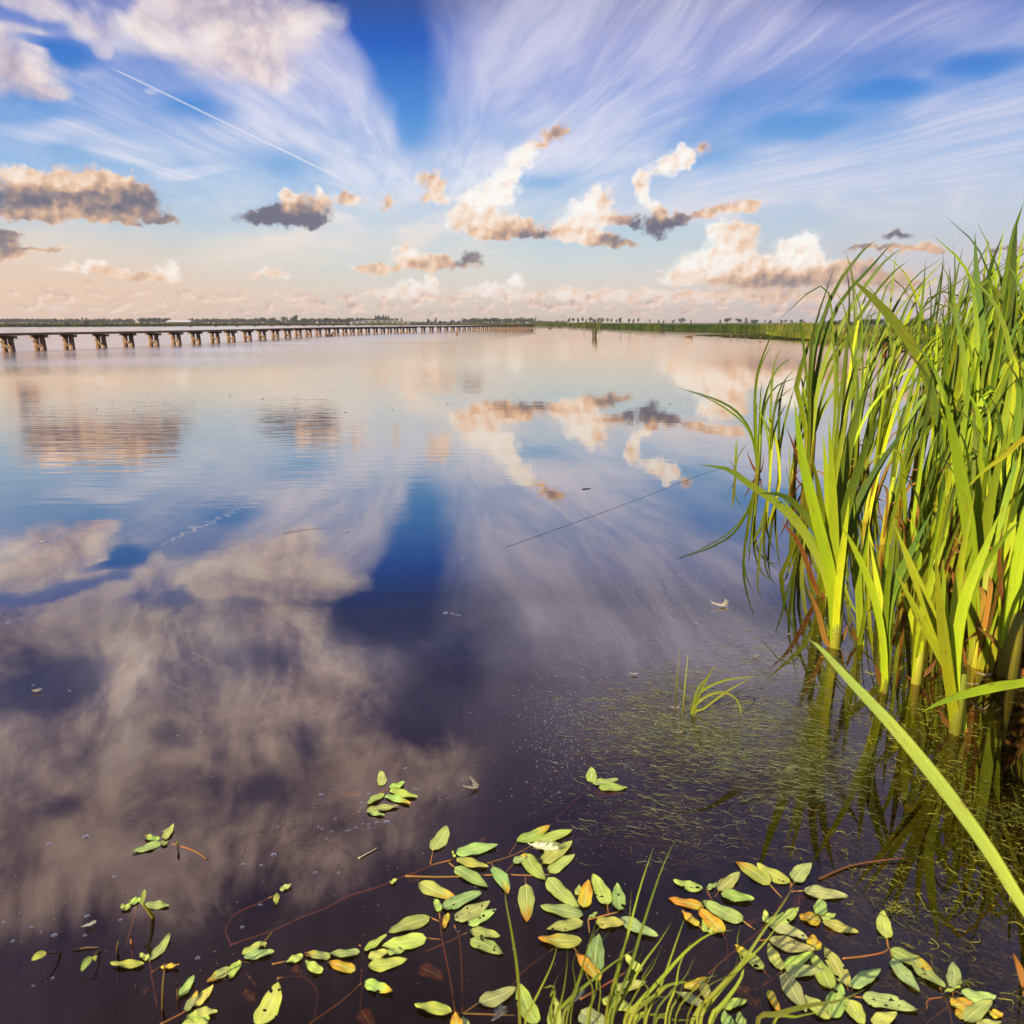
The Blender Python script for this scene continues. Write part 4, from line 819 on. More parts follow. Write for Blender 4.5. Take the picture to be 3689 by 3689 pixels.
# raised shoots whose leaves stand clear of the water
def raised(label, pts, lf, thick=.003, col=(.34, .24, .04)):
    P_ = [gnd(x, y, z) for x, y, z in pts]; r_ = thing('pondweed_shoot', P_[0], label, 'pondweed', 'pondweed floating on the water')
    b = MB(); b.tube(spline(P_, 10), lambda u: thick*(1-.5*u), col, n=6); b.build('stem', M['stem'], r_)
    for (x0, y0, z0, x1, y1, z1, w) in lf:
        a, c = gnd(x0, y0, z0), gnd(x1, y1, z1); b = MB(); wm = w*pxm(x0, y0); g = PR.choice(GR)
        b.ribbon(spline([a, a.lerp(c, .5)+Vector((0, 0, .004)), c], 9), lambda u: wm*math.sin(math.pi*min(1, u**.8*.98+.02))**.7+.0005, (EYE-a).normalized()+Vector((.2, 0, .4)), lambda u: g, .05)
        b.build('leaf', M['leaf'], r_)
raised('pondweed shoot rising over its own dark reflection, single leaf', [(225, 3436, -.01), (205, 3432, .012), (166, 3434, .03)], [(166, 3434, .03, 113, 3460, .028, 24)], .0025, (.20, .09, .03))
raised('small raised pondweed shoot with two leaves near a drifting twig', [(368, 3420, -.01), (350, 3430, .015), (331, 3451, .025)], [(329, 3447, .025, 292, 3500, .012, 24), (338, 3445, .026, 343, 3462, .02, 16)], .0022, (.20, .10, .03))
raised('thick yellow pondweed stalk leaning out of the dark water', [(557, 3310, -.01), (536, 3282, .03), (514, 3256, .055)], [(513, 3254, .055, 522, 3204, .085, 15), (514, 3256, .055, 497, 3240, .06, 12)], .0048, (.50, .44, .05))
raised('dark upright pondweed shoot standing beside the lone sprig', [(640, 3050, -.01), (640, 3046, .01)], [(640, 3048, .008, 637, 3030, .03, 9)], .002, (.10, .10, .03))
# sticks and twigs
def stick(label, pts, r, col=(.12, .075, .03), name='stick'):
    b = MB(); P_ = [gnd(x, y, 0) + Vector((0, 0, z)) if len(q) == 3 else gnd(x, y, 0) for q in pts for x, y, z in [tuple(q)+(0,)*(3-len(q))]]
    b.tube(spline(P_, 12), lambda u: r*(1-.4*u), col, n=6); tag(b.build(name, M['stem']), label, 'stick')
def upstick(label, bx, by, tx, ty, r, col=(.16, .085, .03)):
    q = gnd(bx, by); t = dep(tx, ty, q.y+.005); b = MB(); b.tube([q-Vector((0, 0, .06))-(t-q)*.2, q.lerp(t, .5), t], lambda u: r*(1-.5*u), col, n=6); tag(b.build('stick', M['stem']), label, 'stick')
upstick('thin upright brown stick beside the long narrow pondweed leaves', 578, 3639, 594, 3471, .0030)
upstick('upright stick by the six-leaved corner shoot', 640, 3600, 637, 3538, .0028)
upstick('short dark stub poking out near the two-leaved shoot', 418, 3440, 426, 3390, .0035, (.22, .13, .03))
upstick('tiny black stub on the bare dark water', 492, 3562, 489, 3545, .002, (.04, .04, .02))
upstick('small brown stub under the yellow stalk', 474, 3400, 470, 3370, .004, (.20, .09, .03))
stick('pale straight straw drifting among the bubbles', [(1292, 3095, .002), (1360, 3057, .002)], .0022, (.50, .44, .34))
stick('brown drifting twig above the small raised shoot', [(265, 3426, .002), (310, 3418, .003), (356, 3416, .002)], .0018, (.26, .14, .09))
stick('thin brown twig lying on the reed reflections', [(2950, 3170, .003), (3080, 3120, .004), (3270, 3098, .008)], .0032, (.20, .10, .05))
stick('thin dark straw floating on the blue water', [(1020, 1923, .004), (1090, 1910, .004), (1160, 1902, .002)], .0012, (.04, .04, .03))
stick('short dark straw off the reed stand', [(2098, 1763, .004), (2128, 1760, .003)], .004, (.04, .04, .04))
b = MB(); b.tube(spline([gnd(1820, 1972, .001), gnd(2050, 1890, .001), (gnd(2300, 1798, .001)), gnd(2520, 1712, .001), gnd(2630, 1680, .001)], 24), .0008, (.12, .12, .14), n=5); tag(b.build('drift_line', M['stem']), 'long thin dark line trailing over the water to the reeds', 'line')
# feathers
def feather(x, y, ang, L, label, curl=.3, wide=.3, tint=(.82, .80, .80), fluff=0, z=.006):
    q = gnd(x, y); L = L*pxm(x, y); r_ = thing('feather', q, label, 'feather', 'loose feathers on the water'); rs = random.Random(int(x)); d = Vector((math.cos(ang), math.sin(ang), 0)); s_ = Vector((-d.y, d.x, 0))
    sh = [q+d*(L*(u-.5))+s_*(curl*L*(u-.5)**2*2)+Vector((0, 0, z+curl*L*.5*(2*u-1)**2*.6)) for u in [i/10 for i in range(11)]]
    b = MB(); b.tube(sh, lambda u: L*.012*(1-.8*u)+.0002, tint, n=5); b.build('shaft', M['white'], r_)
    b = MB()
    for i in range(70):
        u = .12+.88*i/70; k = u*10; j = min(9, int(k)); p_ = sh[j].lerp(sh[j+1], k-j)
        for sg in (-1, 1):
            w = wide*L*math.sin(math.pi*min(1, (u-.05)))**.6*rs.uniform(.6, 1.1); a = rs.uniform(.5, 1.1)
            e = p_+(s_*sg*math.sin(a)+d*math.cos(a)*.8)*w+Vector((0, 0, rs.uniform(0, .25+fluff)*w)); m_ = p_.lerp(e, .5)+Vector((0, 0, w*.06))
            t_ = d*(L*.010); i0 = b.add(p_-t_, tint); b.add(p_+t_, tint); b.add(m_+t_*.8, tint); b.add(e, tint); b.add(m_-t_*.8, tint); b.f.append((i0, i0+1, i0+2, i0+3, i0+4))
    b.build('vane', M['white'], r_, smooth=False)
for a in [(2603, 2187, .5, 66, 'curved white feather cupped on the water off the reeds', .7, .3, (.85, .82, .82), .3), (2508, 2249, 2.6, 16, 'tiny white feather below the curved one', .2, .35), (1710, 2845, 1.2, 58, 'curled white feather on the dark water between sprigs', 1.1, .35, (.8, .78, .78), .4),
          (322, 3342, .55, 46, 'white feather between bubbles on the dark water', .2, .3, (.85, .82, .82), .5), (130, 2497, .2, 34, 'pale feather tuft on the cloud reflection', .5, .4, (.72, .66, .62), .6), (150, 1955, .3, 20, 'small white feather high on the blue water', .6, .4), (1247, 1915, .0, 16, 'white down speck beside the floating straw', .2, .5),
          (1952, 3073, -.35, 112, 'large fluffy white feather resting on pondweed leaves', .15, .26, (.88, .86, .86), .9, .012), (2085, 3622, 1.2, 58, 'grey downy feather caught in the grass', .3, .5, (.6, .62, .66), 1., .02), (1800, 3684, 1.0, 70, 'grey downy feather at the lower edge', .3, .45, (.6, .6, .66), 1., .015),
          (2428, 2555, .1, 40, 'flat pale feather by the two thin upright stems', .3, .3, (.6, .5, .46)), (2440, 2645, .0, 44, 'pale feather under the arching sprout', .2, .3, (.62, .54, .5)), (2282, 2433, -.2, 34, 'white feather at the edge of the surface weed', .2, .35), (2720, 2370, .2, 36, 'pale wet feather by the first cattail reflection', .6, .3, (.7, .64, .62)),
          (3545, 2437, -.2, 54, 'brownish feather at the foot of the thick cattails', .4, .3, (.55, .46, .40)), (3530, 2560, -.4, 60, 'curved pale feather beside the front cattail', .8, .2, (.62, .54, .48)), (3500, 2470, -.3, 50, 'thin white quill before the thick cattails', .2, .12, (.7, .68, .64)), (596, 3000, 1.0, 22, 'tiny white feather stuck on the lone sprig', .3, .4),
          (2840, 2290, .5, 20, 'small pale down by the yellow reed stub', .3, .5, (.7, .66, .64)), (1665, 2015, .0, 10, 'white speck of down on deep blue water', .2, .5), (2130, 1952, .0, 9, 'white speck of down off the reed tip', .2, .5), (1765, 1699, .0, 9, 'white speck of down on the peach reflection', .2, .5)]: feather(*a)
b = MB(); tag(leaf(None, 2632, 2625, 2755, 2625, 34, 'r'), 'brown dead leaf lying under the arching sprout', 'leaf'); 
bpy.context.scene.objects['leaf'].name = 'leaf'
# bubbles
bp = MB(); n_ = 10
for i in range(5):
    e = i/4*math.pi/2
    for j in range(n_): a = 2*math.pi*j/n_; bp.add((math.cos(a)*math.cos(e), math.sin(a)*math.cos(e), math.sin(e)*.75-.15), (1, 1, 1))
for i in range(4):
    for j in range(n_): bp.f.append((i*n_+j, i*n_+(j+1) % n_, (i+1)*n_+(j+1) % n_, (i+1)*n_+j))
m, n = mat('bubble_film'); gl = n.n.new('ShaderNodeBsdfGlossy'); gl.inputs['Roughness'].default_value = .05; tr = n.n.new('ShaderNodeBsdfTransparent'); lw_ = n.n.new('ShaderNodeLayerWeight'); lw_.inputs[0].default_value = .6
out(n, mixsh(n, n.math('MULTIPLY_ADD', lw_.outputs['Facing'], .7, .2), tr.outputs[0], gl.outputs[0])); M['bubble'] = m
BUB = [(309, 3014, 17), (178, 3040, 12), (411, 3160, 11), (314, 3300, 12), (196, 3370, 15), (305, 3370, 10), (12, 3324, 11), (114, 3340, 9), (46, 3391, 10), (434, 3314, 10), (712, 3452, 13), (986, 3080, 16), (940, 3118, 11), (873, 3114, 12), (1000, 2980, 8), (938, 3260, 10), (873, 3340, 11), (190, 3524, 9), (120, 3552, 8),
       (1157, 2864, 13), (1393, 2962, 17), (1358, 2963, 11), (1330, 2982, 8), (1327, 2970, 8), (1308, 2968, 7), (1283, 2983, 9), (1258, 2991, 8), (1249, 2994, 7), (1208, 2951, 9), (1295, 2925, 9), (1160, 2986, 8), (1147, 2979, 7), (1195, 2996, 8), (1178, 3023, 8), (1135, 3144, 11), (1221, 3145, 10), (1461, 2768, 9), (1495, 2842, 9), (1507, 2847, 8), (1581, 2840, 8), (1668, 2813, 7), (1585, 2882, 6), (1613, 2877, 6), (1329, 2860, 8), (1320, 2893, 7), (1306, 2894, 7), (1300, 2889, 6), (1134, 2911, 7), (1195, 2846, 6), (1100, 2212, 10), (1114, 2216, 9), (1606, 2209, 12), (1630, 2212, 9), (1644, 2216, 8), (1655, 2218, 8), (30, 2245, 9), (75, 2233, 8), (120, 2470, 8), (250, 2490, 9), (640, 2650, 7), (700, 2355, 7), (720, 2640, 8), (800, 2600, 6), (835, 1794, 10), (370, 2008, 8), (385, 2006, 6), (1280, 2000, 7), (1830, 2010, 6), (1985, 2083, 8), (1980, 2050, 7), (2190, 2050, 7), (2300, 2087, 7), (1842, 2033, 6)]
b0 = bp.build('bubble', M['bubble'])
for k, (x, y, r_) in enumerate(BUB):
    o = b0 if k == 0 else b0.copy()
    if k: COL.objects.link(o)
    s_ = r_*.62*pxm(x, y); o.location = gnd(x, y, 0); o.scale = (s_*1.25, s_, s_); tag(o, 'small clear bubble floating on the open water', 'bubble', 'bubbles on the water')
# dust and pollen specks on the surface film
sp = MB(); rs = random.Random(31)
def speck(x, y, r_, c):
    q = gnd(x, y, .0012); i = len(sp.v); a = rs.uniform(0, 6.28)
    for j in range(4): sp.add((q.x+math.cos(a+j*1.57)*r_*rs.uniform(.6, 1.3), q.y+math.sin(a+j*1.57)*r_*rs.uniform(.6, 1.3), q.z), c)
    a = sp.add((q.x, q.y, q.z+r_*.6), c)
    for j in range(4): sp.f.append((i+j, i+(j+1) % 4, a))
for _ in range(2600):
    x, y = rs.gauss(1060, 120), rs.gauss(3020, 80)+ (rs.random()-.5)*60
    speck(x, y, rs.uniform(.0005, .0012), (.04, .034, .03))
for _ in range(900): speck(rs.uniform(0, 2700), 1350+rs.random()**.7*2200, rs.uniform(.0007, .0018), rs.choice(((.05, .045, .04), (.12, .10, .09), (.3, .27, .25))))
for _ in range(800):
    x, y = rs.gauss(2060, 130), rs.gauss(2580, 130); speck(x+ (y-2580)*-.1, y, rs.uniform(.0007, .0019), rs.choice(((.46, .5, .6), (.3, .33, .4))))
for _ in range(500): speck(rs.uniform(1900, 2700), rs.uniform(2500, 3100), rs.uniform(.0006, .0014), (.26, .28, .33))
for _ in range(500): speck(rs.gauss(2450, 120), rs.gauss(2130, 90), rs.uniform(.0008, .0018), (.5, .47, .5))
for _ in range(260): speck(rs.uniform(50, 2600), rs.uniform(1290, 1500), rs.uniform(.006, .016), (.04, .04, .035))
tag(sp.build('surface_dust', M['stem'], smooth=False), kind='stuff')
# fine surface weed: long hair-thin strands drifting in one direction
wd = MB(); rs = random.Random(77)
def dens(x, y):
    d1 = math.exp(-(((x-2550)/290)**2+((y-2595)/150)**2))*1.2
    d2 = math.exp(-(((x-2850)/230)**2+((y-2740)/150)**2))*.5
    d5 = math.exp(-(((x-2450)/300)**2+((y-2900)/150)**2))*.12
    d4 = math.exp(-(((x-2800)/260)**2+((y-2420)/160)**2))*.35
    return max(d1, d2, d4, d5)*(1+.6*mnoise.noise(Vector((x*.006, y*.009, 3))))
def dmoss(x, y):
    d3 = max(math.exp(-(((x-3480)/360)**2+((y-2900)/520)**2))*1.2, math.exp(-(((x-3080)/170)**2+((y-2420)/330)**2))*.8, math.exp(-(((x-2960)/200)**2+((y-2760)/200)**2))*.9)
    return d3*max(0, min(1.2, .5+1.5*mnoise.noise(Vector((x*.004, y*.006, 8)))))
def strand(x, y, z, L, a, bend, c, w, curl=0.):
    q = gnd(x, y, z); d = Vector((math.cos(a), math.sin(a), 0)); s_ = Vector((-d.y, d.x, 0)); i0 = len(wd.v); ph = rs.uniform(0, 6.28)
    for t in range(6):
        u = t/5; p_ = q+d*(L*(u-.5))+s_*(bend*L*(u-.5)**2*2+curl*L*.12*math.sin(u*7+ph))+Vector((0, 0, .0014*math.sin(u*6+ph)-(abs(u-.5)**2)*.005))
        ww = w*(1-.6*u); wd.add(p_-s_*ww, c, (0, u)); wd.add(p_+s_*ww, c, (1, u)); wd.add(p_+Vector((0, 0, ww*1.2)), c, (.5, u))
    for t in range(5):
        for j in ((0, 2), (2, 1)): wd.f.append((i0+t*3+j[0], i0+t*3+j[1], i0+t*3+3+j[1], i0+t*3+3+j[0]))
k = tries = 0
while k < 22000 and tries < 400000:       # the drifting patch at the surface
    tries += 1
    x, y = rs.uniform(1900, 3300), rs.uniform(2100, 3150)
    if rs.random() > dens(x, y)*1.1: continue
    k += 1
    z = rs.uniform(-.004, .0026) if rs.random() < .45 else rs.uniform(-.03, -.003)
    c = mixc((.06, .09, .04), (.23, .28, .135), rs.random()**1.3) if rs.random() < .85 else (.11, .085, .04)
    strand(x, y, z, rs.uniform(.012, .07), rs.gauss(-.08, .40), rs.uniform(-.6, .6), c, rs.uniform(.0003, .0008), rs.uniform(-1, 1))
    if rs.random() < .012:
        q0 = gnd(x, y, -.003); e = Vector((rs.uniform(-.01, .01), rs.uniform(-.006, .006), rs.uniform(.01, .022))); i0 = len(wd.v)
        wd.add(q0-Vector((.0007, 0, 0)), (.16, .19, .03)); wd.add(q0+Vector((.0007, 0, 0)), (.16, .19, .03)); wd.add(q0+e, (.2, .24, .04)); wd.f.append((i0, i0+1, i0+2))
k = 0
while k < 3200:                           # drowned mossy weed in tangled bunches under and before the cattails
    x, y = rs.uniform(2700, 3950), rs.uniform(1900, 3700)
    if rs.random() > min(1., dmoss(x, y)): continue
    k += 1; z0 = rs.uniform(-.07, -.004); base = mixc((.03, .045, .006), (.24, .27, .02), rs.random()**1.7); m_ = pxm(x, y)
    r_ = rs.uniform(.012, .05)/m_
    for _ in range(rs.randint(12, 24)):
        hv = rs.uniform(.6, 1.5); c = tuple(q_*hv for q_ in base)
        if rs.random() < .06: c = (.40, .42, .03)
        strand(x+rs.gauss(0, r_), y+rs.gauss(0, r_*.5), z0+rs.uniform(-.012, .012), rs.uniform(.008, .042), rs.uniform(0, 6.28), rs.uniform(-1.2, 1.2), c, rs.uniform(.0005, .0014), rs.uniform(-2, 2))
tag(wd.build('water_weed', M['stem'], smooth=False), kind='stuff')
# ---------------------------------------------------------------- cattails
YG, LG, DG, BG, DB = (.55, .64, .022), (.36, .49, .026), (.11, .20, .03), (.075, .15, .045), (.40, .20, .045)
RS = random.Random(5)
def bladecol(base, tip, dead=0.):
    def f(u):
        c = mixc(base, tip, (u-.1)*1.25)
        if u < .14: c = mixc((.58, .36, .04), c, u*7.2)
        if dead and u > 1-dead: c = mixc(c, (.26, .12, .03), (u-1+dead)/dead*1.5)
        return c
    return f
def wprof(w, taper=.62, base=.75):
    return lambda u: w*(base+(1-base)*min(1, u*3))*(1 if u < taper else max(.02, 1-((u-taper)/(1-taper))**1.6))
def px_blade(parent, pts, wpx, base=LG, tip=DG, face=None, y0=None, lean=0., dead=0., thick=.10, twist=0., name='blade', n_=16, m='blade'):
    """a blade through photo points (base first), standing at the base's own distance and leaning by `lean` metres towards the viewer"""
    q = gnd(*pts[0]) if y0 is None else dep(*pts[0], y0); Y = q.y; k = len(pts)-1
    P_ = [q]+[dep(x, y, Y-lean*(i+1)/k) for i, (x, y) in enumerate(pts[1:])]
    if y0 is None: P_ = [q-Vector((0, 0, .10))]+P_
    w = wpx*Y/FPX*(.58 if Y > 5.2 else .86)
    b = MB(); b.ribbon(spline(P_, n_), wprof(w), face or Vector((RS.uniform(-.5, .35), -1, .1)), bladecol(base, tip, dead), thick, twist); return b.build(name, M[m], parent)
def plant(label, bx, by, blades, dead=(), group='cattails along the shore', sheath=None):
    r_ = thing('cattail_plant', gnd(bx, by), label, 'cattail', group)
    for bl in blades: px_blade(r_, [(bx+RS.uniform(-4, 4), by+RS.uniform(-3, 3))]+list(bl[0]), bl[1], *(bl[2] if len(bl) > 2 else (LG, DG)), lean=RS.uniform(-.12, .12), dead=bl[3] if len(bl) > 3 else 0.)
    for pts, w in dead: px_blade(r_, [(bx, by)]+list(pts), w, DB, (.26, .10, .03), name='dead_leaf')
    if sheath:
        q = gnd(bx, by); w, h_, c = sheath; b = MB(); k = q.y/FPX
        b.tube([q-Vector((0, 0, .12)), q+Vector((0, 0, h_*k*.5)), q+Vector((.0, 0, h_*k))], lambda u: w*k*.5*(1-.45*u), lambda u: mixc((.32, .26, .05), c, u*1.4), n=10); b.build('sheath', M['blade'], r_)
    return r_
Y1 = (YG, (.42, .52, .035)); Y2 = (YG, LG); G1_ = (LG, DG); G2_ = (LG, BG); G3_ = ((.34, .42, .04), DG)
# the nearest plants, blade by blade
plant('frontmost cattail, bright fan of wide leaves with an orange husk at its foot', 3440, 2638,
      [([(3425, 2450), (3370, 2330), (3290, 2180), (3226, 2057)], 42, Y1), ([(3420, 2430), (3375, 2270), (3290, 2060), (3222, 1889)], 52, Y1), ([(3415, 2420), (3390, 2220), (3368, 1970)], 46, Y1), ([(3425, 2400), (3405, 2200), (3397, 2012)], 38, Y1),
       ([(3435, 2420), (3440, 2200), (3470, 1980), (3513, 1768)], 52, Y1), ([(3440, 2400), (3470, 2180), (3540, 2000), (3603, 1845)], 46, Y1), ([(3445, 2380), (3490, 2150), (3600, 1960), (3680, 1870)], 40, Y2)],
      [([(3405, 2600), (3383, 2548)], 24), ([(3475, 2640), (3490, 2620)], 14)], sheath=(56, 250, (.40, .44, .05)))
plant('slender side shoot against the frontmost cattail', 3472, 2632, [([(3470, 2480), (3464, 2314)], 22, Y1), ([(3476, 2500), (3484, 2400)], 18, Y1)])
plant('single-stemmed cattail with one leaf leaning to the open water', 3186, 2494,
      [([(3180, 2300), (3140, 2120), (3080, 1980), (3029, 1889)], 30, Y1), ([(3182, 2280), (3160, 2080), (3128, 1895)], 36, Y1), ([(3186, 2260), (3190, 2080), (3203, 1900)], 34, Y2), ([(3188, 2260), (3200, 2080), (3215, 1946)], 28, Y2), ([(3190, 2280), (3215, 2130), (3280, 1990), (3365, 1828)], 40, G1_), ([(3192, 2290), (3225, 2150), (3300, 2010), (3398, 1795)], 36, G1_)],
      [([(3165, 2440), (3154, 2383)], 26)], sheath=(34, 200, (.36, .42, .05)))
plant('tall cattail at the water edge with the yellow stub beside its foot', 3008, 2330,
      [([(2990, 2130), (2920, 1960), (2820, 1830), (2700, 1745), (2620, 1690), (2514, 1674)], 32, G3_), ([(2995, 2120), (2950, 1940), (2880, 1830), (2810, 1782), (2733, 1778)], 30, G3_), ([(2998, 2100), (2950, 1900), (2890, 1650), (2862, 1440)], 48, Y2), ([(3002, 2080), (2985, 1800), (2965, 1560)], 40, Y2),
       ([(3008, 2060), (3000, 1780), (2985, 1500)], 40, Y2), ([(3012, 2060), (3025, 1800), (3080, 1520), (3133, 1370)], 46, G1_), ([(3016, 2070), (3045, 1850), (3110, 1640), (3180, 1470)], 44, G1_), ([(3018, 2080), (3060, 1900), (3140, 1720), (3290, 1500)], 46, G1_), ([(3020, 2120), (3040, 1950), (3060, 1790)], 30, Y2), ([(3024, 2150), (3040, 2040), (3042, 1985)], 26, Y1)],
      [([(2975, 2310), (2945, 2200), (2906, 2112)], 24), ([(3035, 2300), (3060, 2240)], 18)], sheath=(48, 260, (.42, .46, .05)))
plant('short pair of cattail leaves between two bigger plants', 3098, 2322, [([(3094, 2150), (3088, 1980), (3075, 1800)], 30, Y2), ([(3104, 2150), (3116, 1980), (3135, 1830)], 28, Y2), ([(3112, 2230), (3127, 2090)], 20, Y1)], [([(3075, 2290), (3067, 2232)], 20)])
plant('yellow-stubbed cattail standing behind the water-edge plant', 2965, 2150, [([(2940, 1980), (2880, 1880), (2810, 1790)], 26, Y1), ([(2965, 1980), (2955, 1800), (2920, 1620)], 36, Y2), ([(2970, 1960), (2990, 1760), (3030, 1560)], 38, Y2), ([(2975, 1980), (3030, 1800), (3110, 1660)], 34, G1_)], [([(2940, 2120), (2880, 1960), (2812, 1876)], 22), ([(2925, 2080), (2918, 1990)], 14)])
plant('twin-stemmed cattail with brown litter at its foot', 3300, 2460, [([(3298, 2300), (3275, 2200), (3232, 2120)], 24, Y1), ([(3305, 2250), (3330, 2050), (3345, 1850)], 44, Y1), ([(3318, 2260), (3352, 2100), (3420, 1900)], 44, Y1), ([(3312, 2240), (3315, 2040), (3280, 1830)], 38, Y2), ([(3322, 2300), (3360, 2160), (3395, 2080)], 34, Y1)], [([(3350, 2410), (3376, 2372)], 22), ([(3285, 2450), (3262, 2430)], 14)], sheath=(46, 160, (.40, .40, .05)))
# plants standing out in the open water beyond
plant('tiny young cattail furthest out in the open water', 2649, 1716, [([(2650, 1640), (2654, 1571)], 13, Y2), ([(2655, 1660), (2668, 1630), (2696, 1591)], 9, G1_), ([(2645, 1690), (2638, 1670), (2625, 1658)], 6, G1_), ([(2652, 1650), (2659, 1590)], 8, Y2)])
plant('outermost tall cattail with two leaves arching far over the water', 2729, 1712,
      [([(2720, 1560), (2722, 1400), (2745, 1290), (2806, 1151)], 20, G1_), ([(2726, 1560), (2720, 1420), (2740, 1320), (2790, 1225)], 14, G1_), ([(2715, 1590), (2685, 1520), (2630, 1465), (2540, 1425), (2444, 1398)], 15, G1_), ([(2715, 1600), (2690, 1540), (2640, 1490), (2560, 1440), (2470, 1405)], 12, G1_), ([(2735, 1560), (2740, 1440), (2743, 1375)], 13, Y2), ([(2738, 1580), (2755, 1440), (2800, 1330), (2866, 1280)], 16, G2_), ([(2740, 1580), (2758, 1460), (2800, 1390), (2880, 1358)], 13, G2_), ([(2722, 1560), (2726, 1450)], 22, Y2)],
      [([(2712, 1680), (2690, 1625)], 14), ([(2745, 1690), (2752, 1630)], 10)], sheath=(22, 150, (.26, .34, .04)))
plant('thin cattail close beside the outermost tall one', 2775, 1734, [([(2775, 1560), (2780, 1400), (2790, 1310), (2815, 1256)], 15, G1_), ([(2778, 1580), (2790, 1480), (2815, 1390), (2862, 1330)], 14, G1_), ([(2782, 1600), (2800, 1520), (2835, 1450)], 14, Y2), ([(2770, 1600), (2752, 1520), (2716, 1430)], 14, Y2), ([(2780, 1580), (2800, 1450), (2870, 1385)], 12, G2_)])
plant('drooping-leaved cattail third from the open water', 2806, 1728, [([(2800, 1600), (2775, 1560), (2748, 1500)], 18, Y2), ([(2806, 1600), (2810, 1450), (2835, 1350)], 17, G1_), ([(2812, 1600), (2840, 1470), (2864, 1390)], 15, G1_), ([(2802, 1620), (2780, 1540), (2752, 1480)], 16, Y2)])
plant('thin stray cattail shoot by curled dead leaves', 2845, 1765, [([(2845, 1660), (2845, 1588)], 9, Y2), ([(2850, 1700), (2870, 1650)], 6, G1_), ([(2840, 1720), (2830, 1672)], 7, G1_)], [([(2860, 1720), (2880, 1690), (2850, 1682)], 8)])
r3 = plant('straight tall cattail clump with an orange-yellow foot and dark fanned tips', 2908, 1745,
      [([(2915, 1560), (2918, 1340), (2935, 1180), (3007, 959)], 22, G2_), ([(2918, 1560), (2930, 1330), (2960, 1150), (3055, 945)], 18, G2_), ([(2920, 1540), (2930, 1300), (2990, 1080), (3090, 925), (3155, 865)], 24, G2_), ([(2924, 1540), (2950, 1300), (3020, 1100), (3140, 960), (3217, 870)], 24, G2_), ([(2928, 1540), (2965, 1320), (3060, 1120), (3170, 960), (3249, 893)], 26, G2_),
       ([(2932, 1560), (2990, 1350), (3090, 1150), (3200, 1000), (3272, 939)], 22, G2_), ([(2912, 1540), (2895, 1400), (2868, 1300)], 20, Y2), ([(2916, 1500), (2905, 1350), (2890, 1200), (2880, 1150)], 18, G1_), ([(2922, 1540), (2950, 1400), (3000, 1280), (3075, 1180)], 22, G1_), ([(2934, 1560), (2985, 1440), (3060, 1350), (3160, 1310)], 20, G1_), ([(2905, 1560), (2875, 1420), (2872, 1380), (2910, 1250), (2962, 1147)], 34, G1_), ([(2918, 1520), (2925, 1350), (2922, 1230)], 26, Y1)],
      [([(2890, 1700), (2860, 1610), (2832, 1535)], 18), ([(2870, 1640), (2862, 1600), (2865, 1560)], 9), ([(2880, 1740), (2855, 1685)], 10), ([(2935, 1800), (2940, 1740)], 18)], sheath=(44, 330, (.66, .52, .04)))
# procedural cattails for the dense stand
def stand(bx, by, H, nb, label, group, seed, pal=(G1_, G2_), w=.02, lean=.32, head=False, dead=2):
    rs = random.Random(seed); q = gnd(bx, by); r_ = thing('cattail_plant', q, label, 'cattail', group)
    for k in range(nb):
        h_ = H*rs.uniform(.62, 1.04); side = rs.gauss(lean, .30); fw = rs.uniform(-.30, .22); a0_ = Vector((rs.uniform(-.035, .035), rs.uniform(-.035, .035), -.12)); dr = rs.random() < .14
        x_ = side*h_*.55; P_ = [q+a0_, q+a0_*.5+Vector((x_*.10, fw*.1*h_, h_*.28)), q+Vector((x_*.32, fw*.3*h_, h_*.62)), q+Vector((x_*.68, fw*.55*h_, h_*.88)), q+Vector((x_*(1.15 if not dr else 1.9), fw*.8*h_, h_*(1.0 if not dr else .72)))]
        c0, c1 = rs.choice(pal); b = MB(); ww = w*rs.uniform(.7, 1.15)
        b.ribbon(spline(P_, 14), wprof(ww, .55), Vector((rs.uniform(-.8, .5), -1, rs.uniform(-.1, .3))), bladecol(c0, c1, .06+.14*rs.random() if rs.random() < .4 else 0.), .11, rs.uniform(-.9, .9)); b.build('blade', M['blade'], r_)
    for k in range(dead):
        e = Vector((rs.uniform(-.16, .16), rs.uniform(-.16, .05), rs.uniform(.1, .62))); b = MB(); b.ribbon(spline([q-Vector((0, 0, .05)), q+e*.6+Vector((0, 0, .04)), q+e+Vector((e.x*.8, 0, -.05))], 8), wprof(w*.7, .6), Vector((rs.uniform(-.6, .6), -1, 0)), lambda u: mixc((.50, .24, .04), (.46, .26, .07), u), .1); b.build('dead_leaf', M['blade'], r_)
    b = MB(); hs = rs.uniform(.28, .45); b.tube([q-Vector((0, 0, .12)), q+Vector((lean*.02, 0, hs*.5)), q+Vector((lean*.08, 0, hs))], lambda u: w*(1.25-.7*u), lambda u: mixc((.52, .34, .05), (.46, .52, .04), u*1.6), n=8); b.build('sheath', M['blade'], r_)
    if head:
        hx, hy0, hy1 = head; a = dep(hx, hy1, q.y); c = dep(hx+4, hy0, q.y); b = MB(); b.tube(spline([q, a.lerp(q, .5)+Vector((.0, 0, .1)), a], 8), .004, (.20, .20, .05)); b.build('stalk', M['stem'], r_)
        b = MB(); d = c-a; b.tube([a, a+d*.04, a+d*.1, a+d*.5, a+d*.9, a+d*.97, c], lambda u: (.003, .009, .0125, .0135, .012, .008, .003)[int(u*6+.01)]*1.0, n=10); b.build('seed_head', M['catkin'], r_)
        b = MB(); b.tube([c, c+d*.4], .0025, (.3, .2, .08)); b.build('spike', M['stem'], r_)
GA = 'cattails of the dense stand'
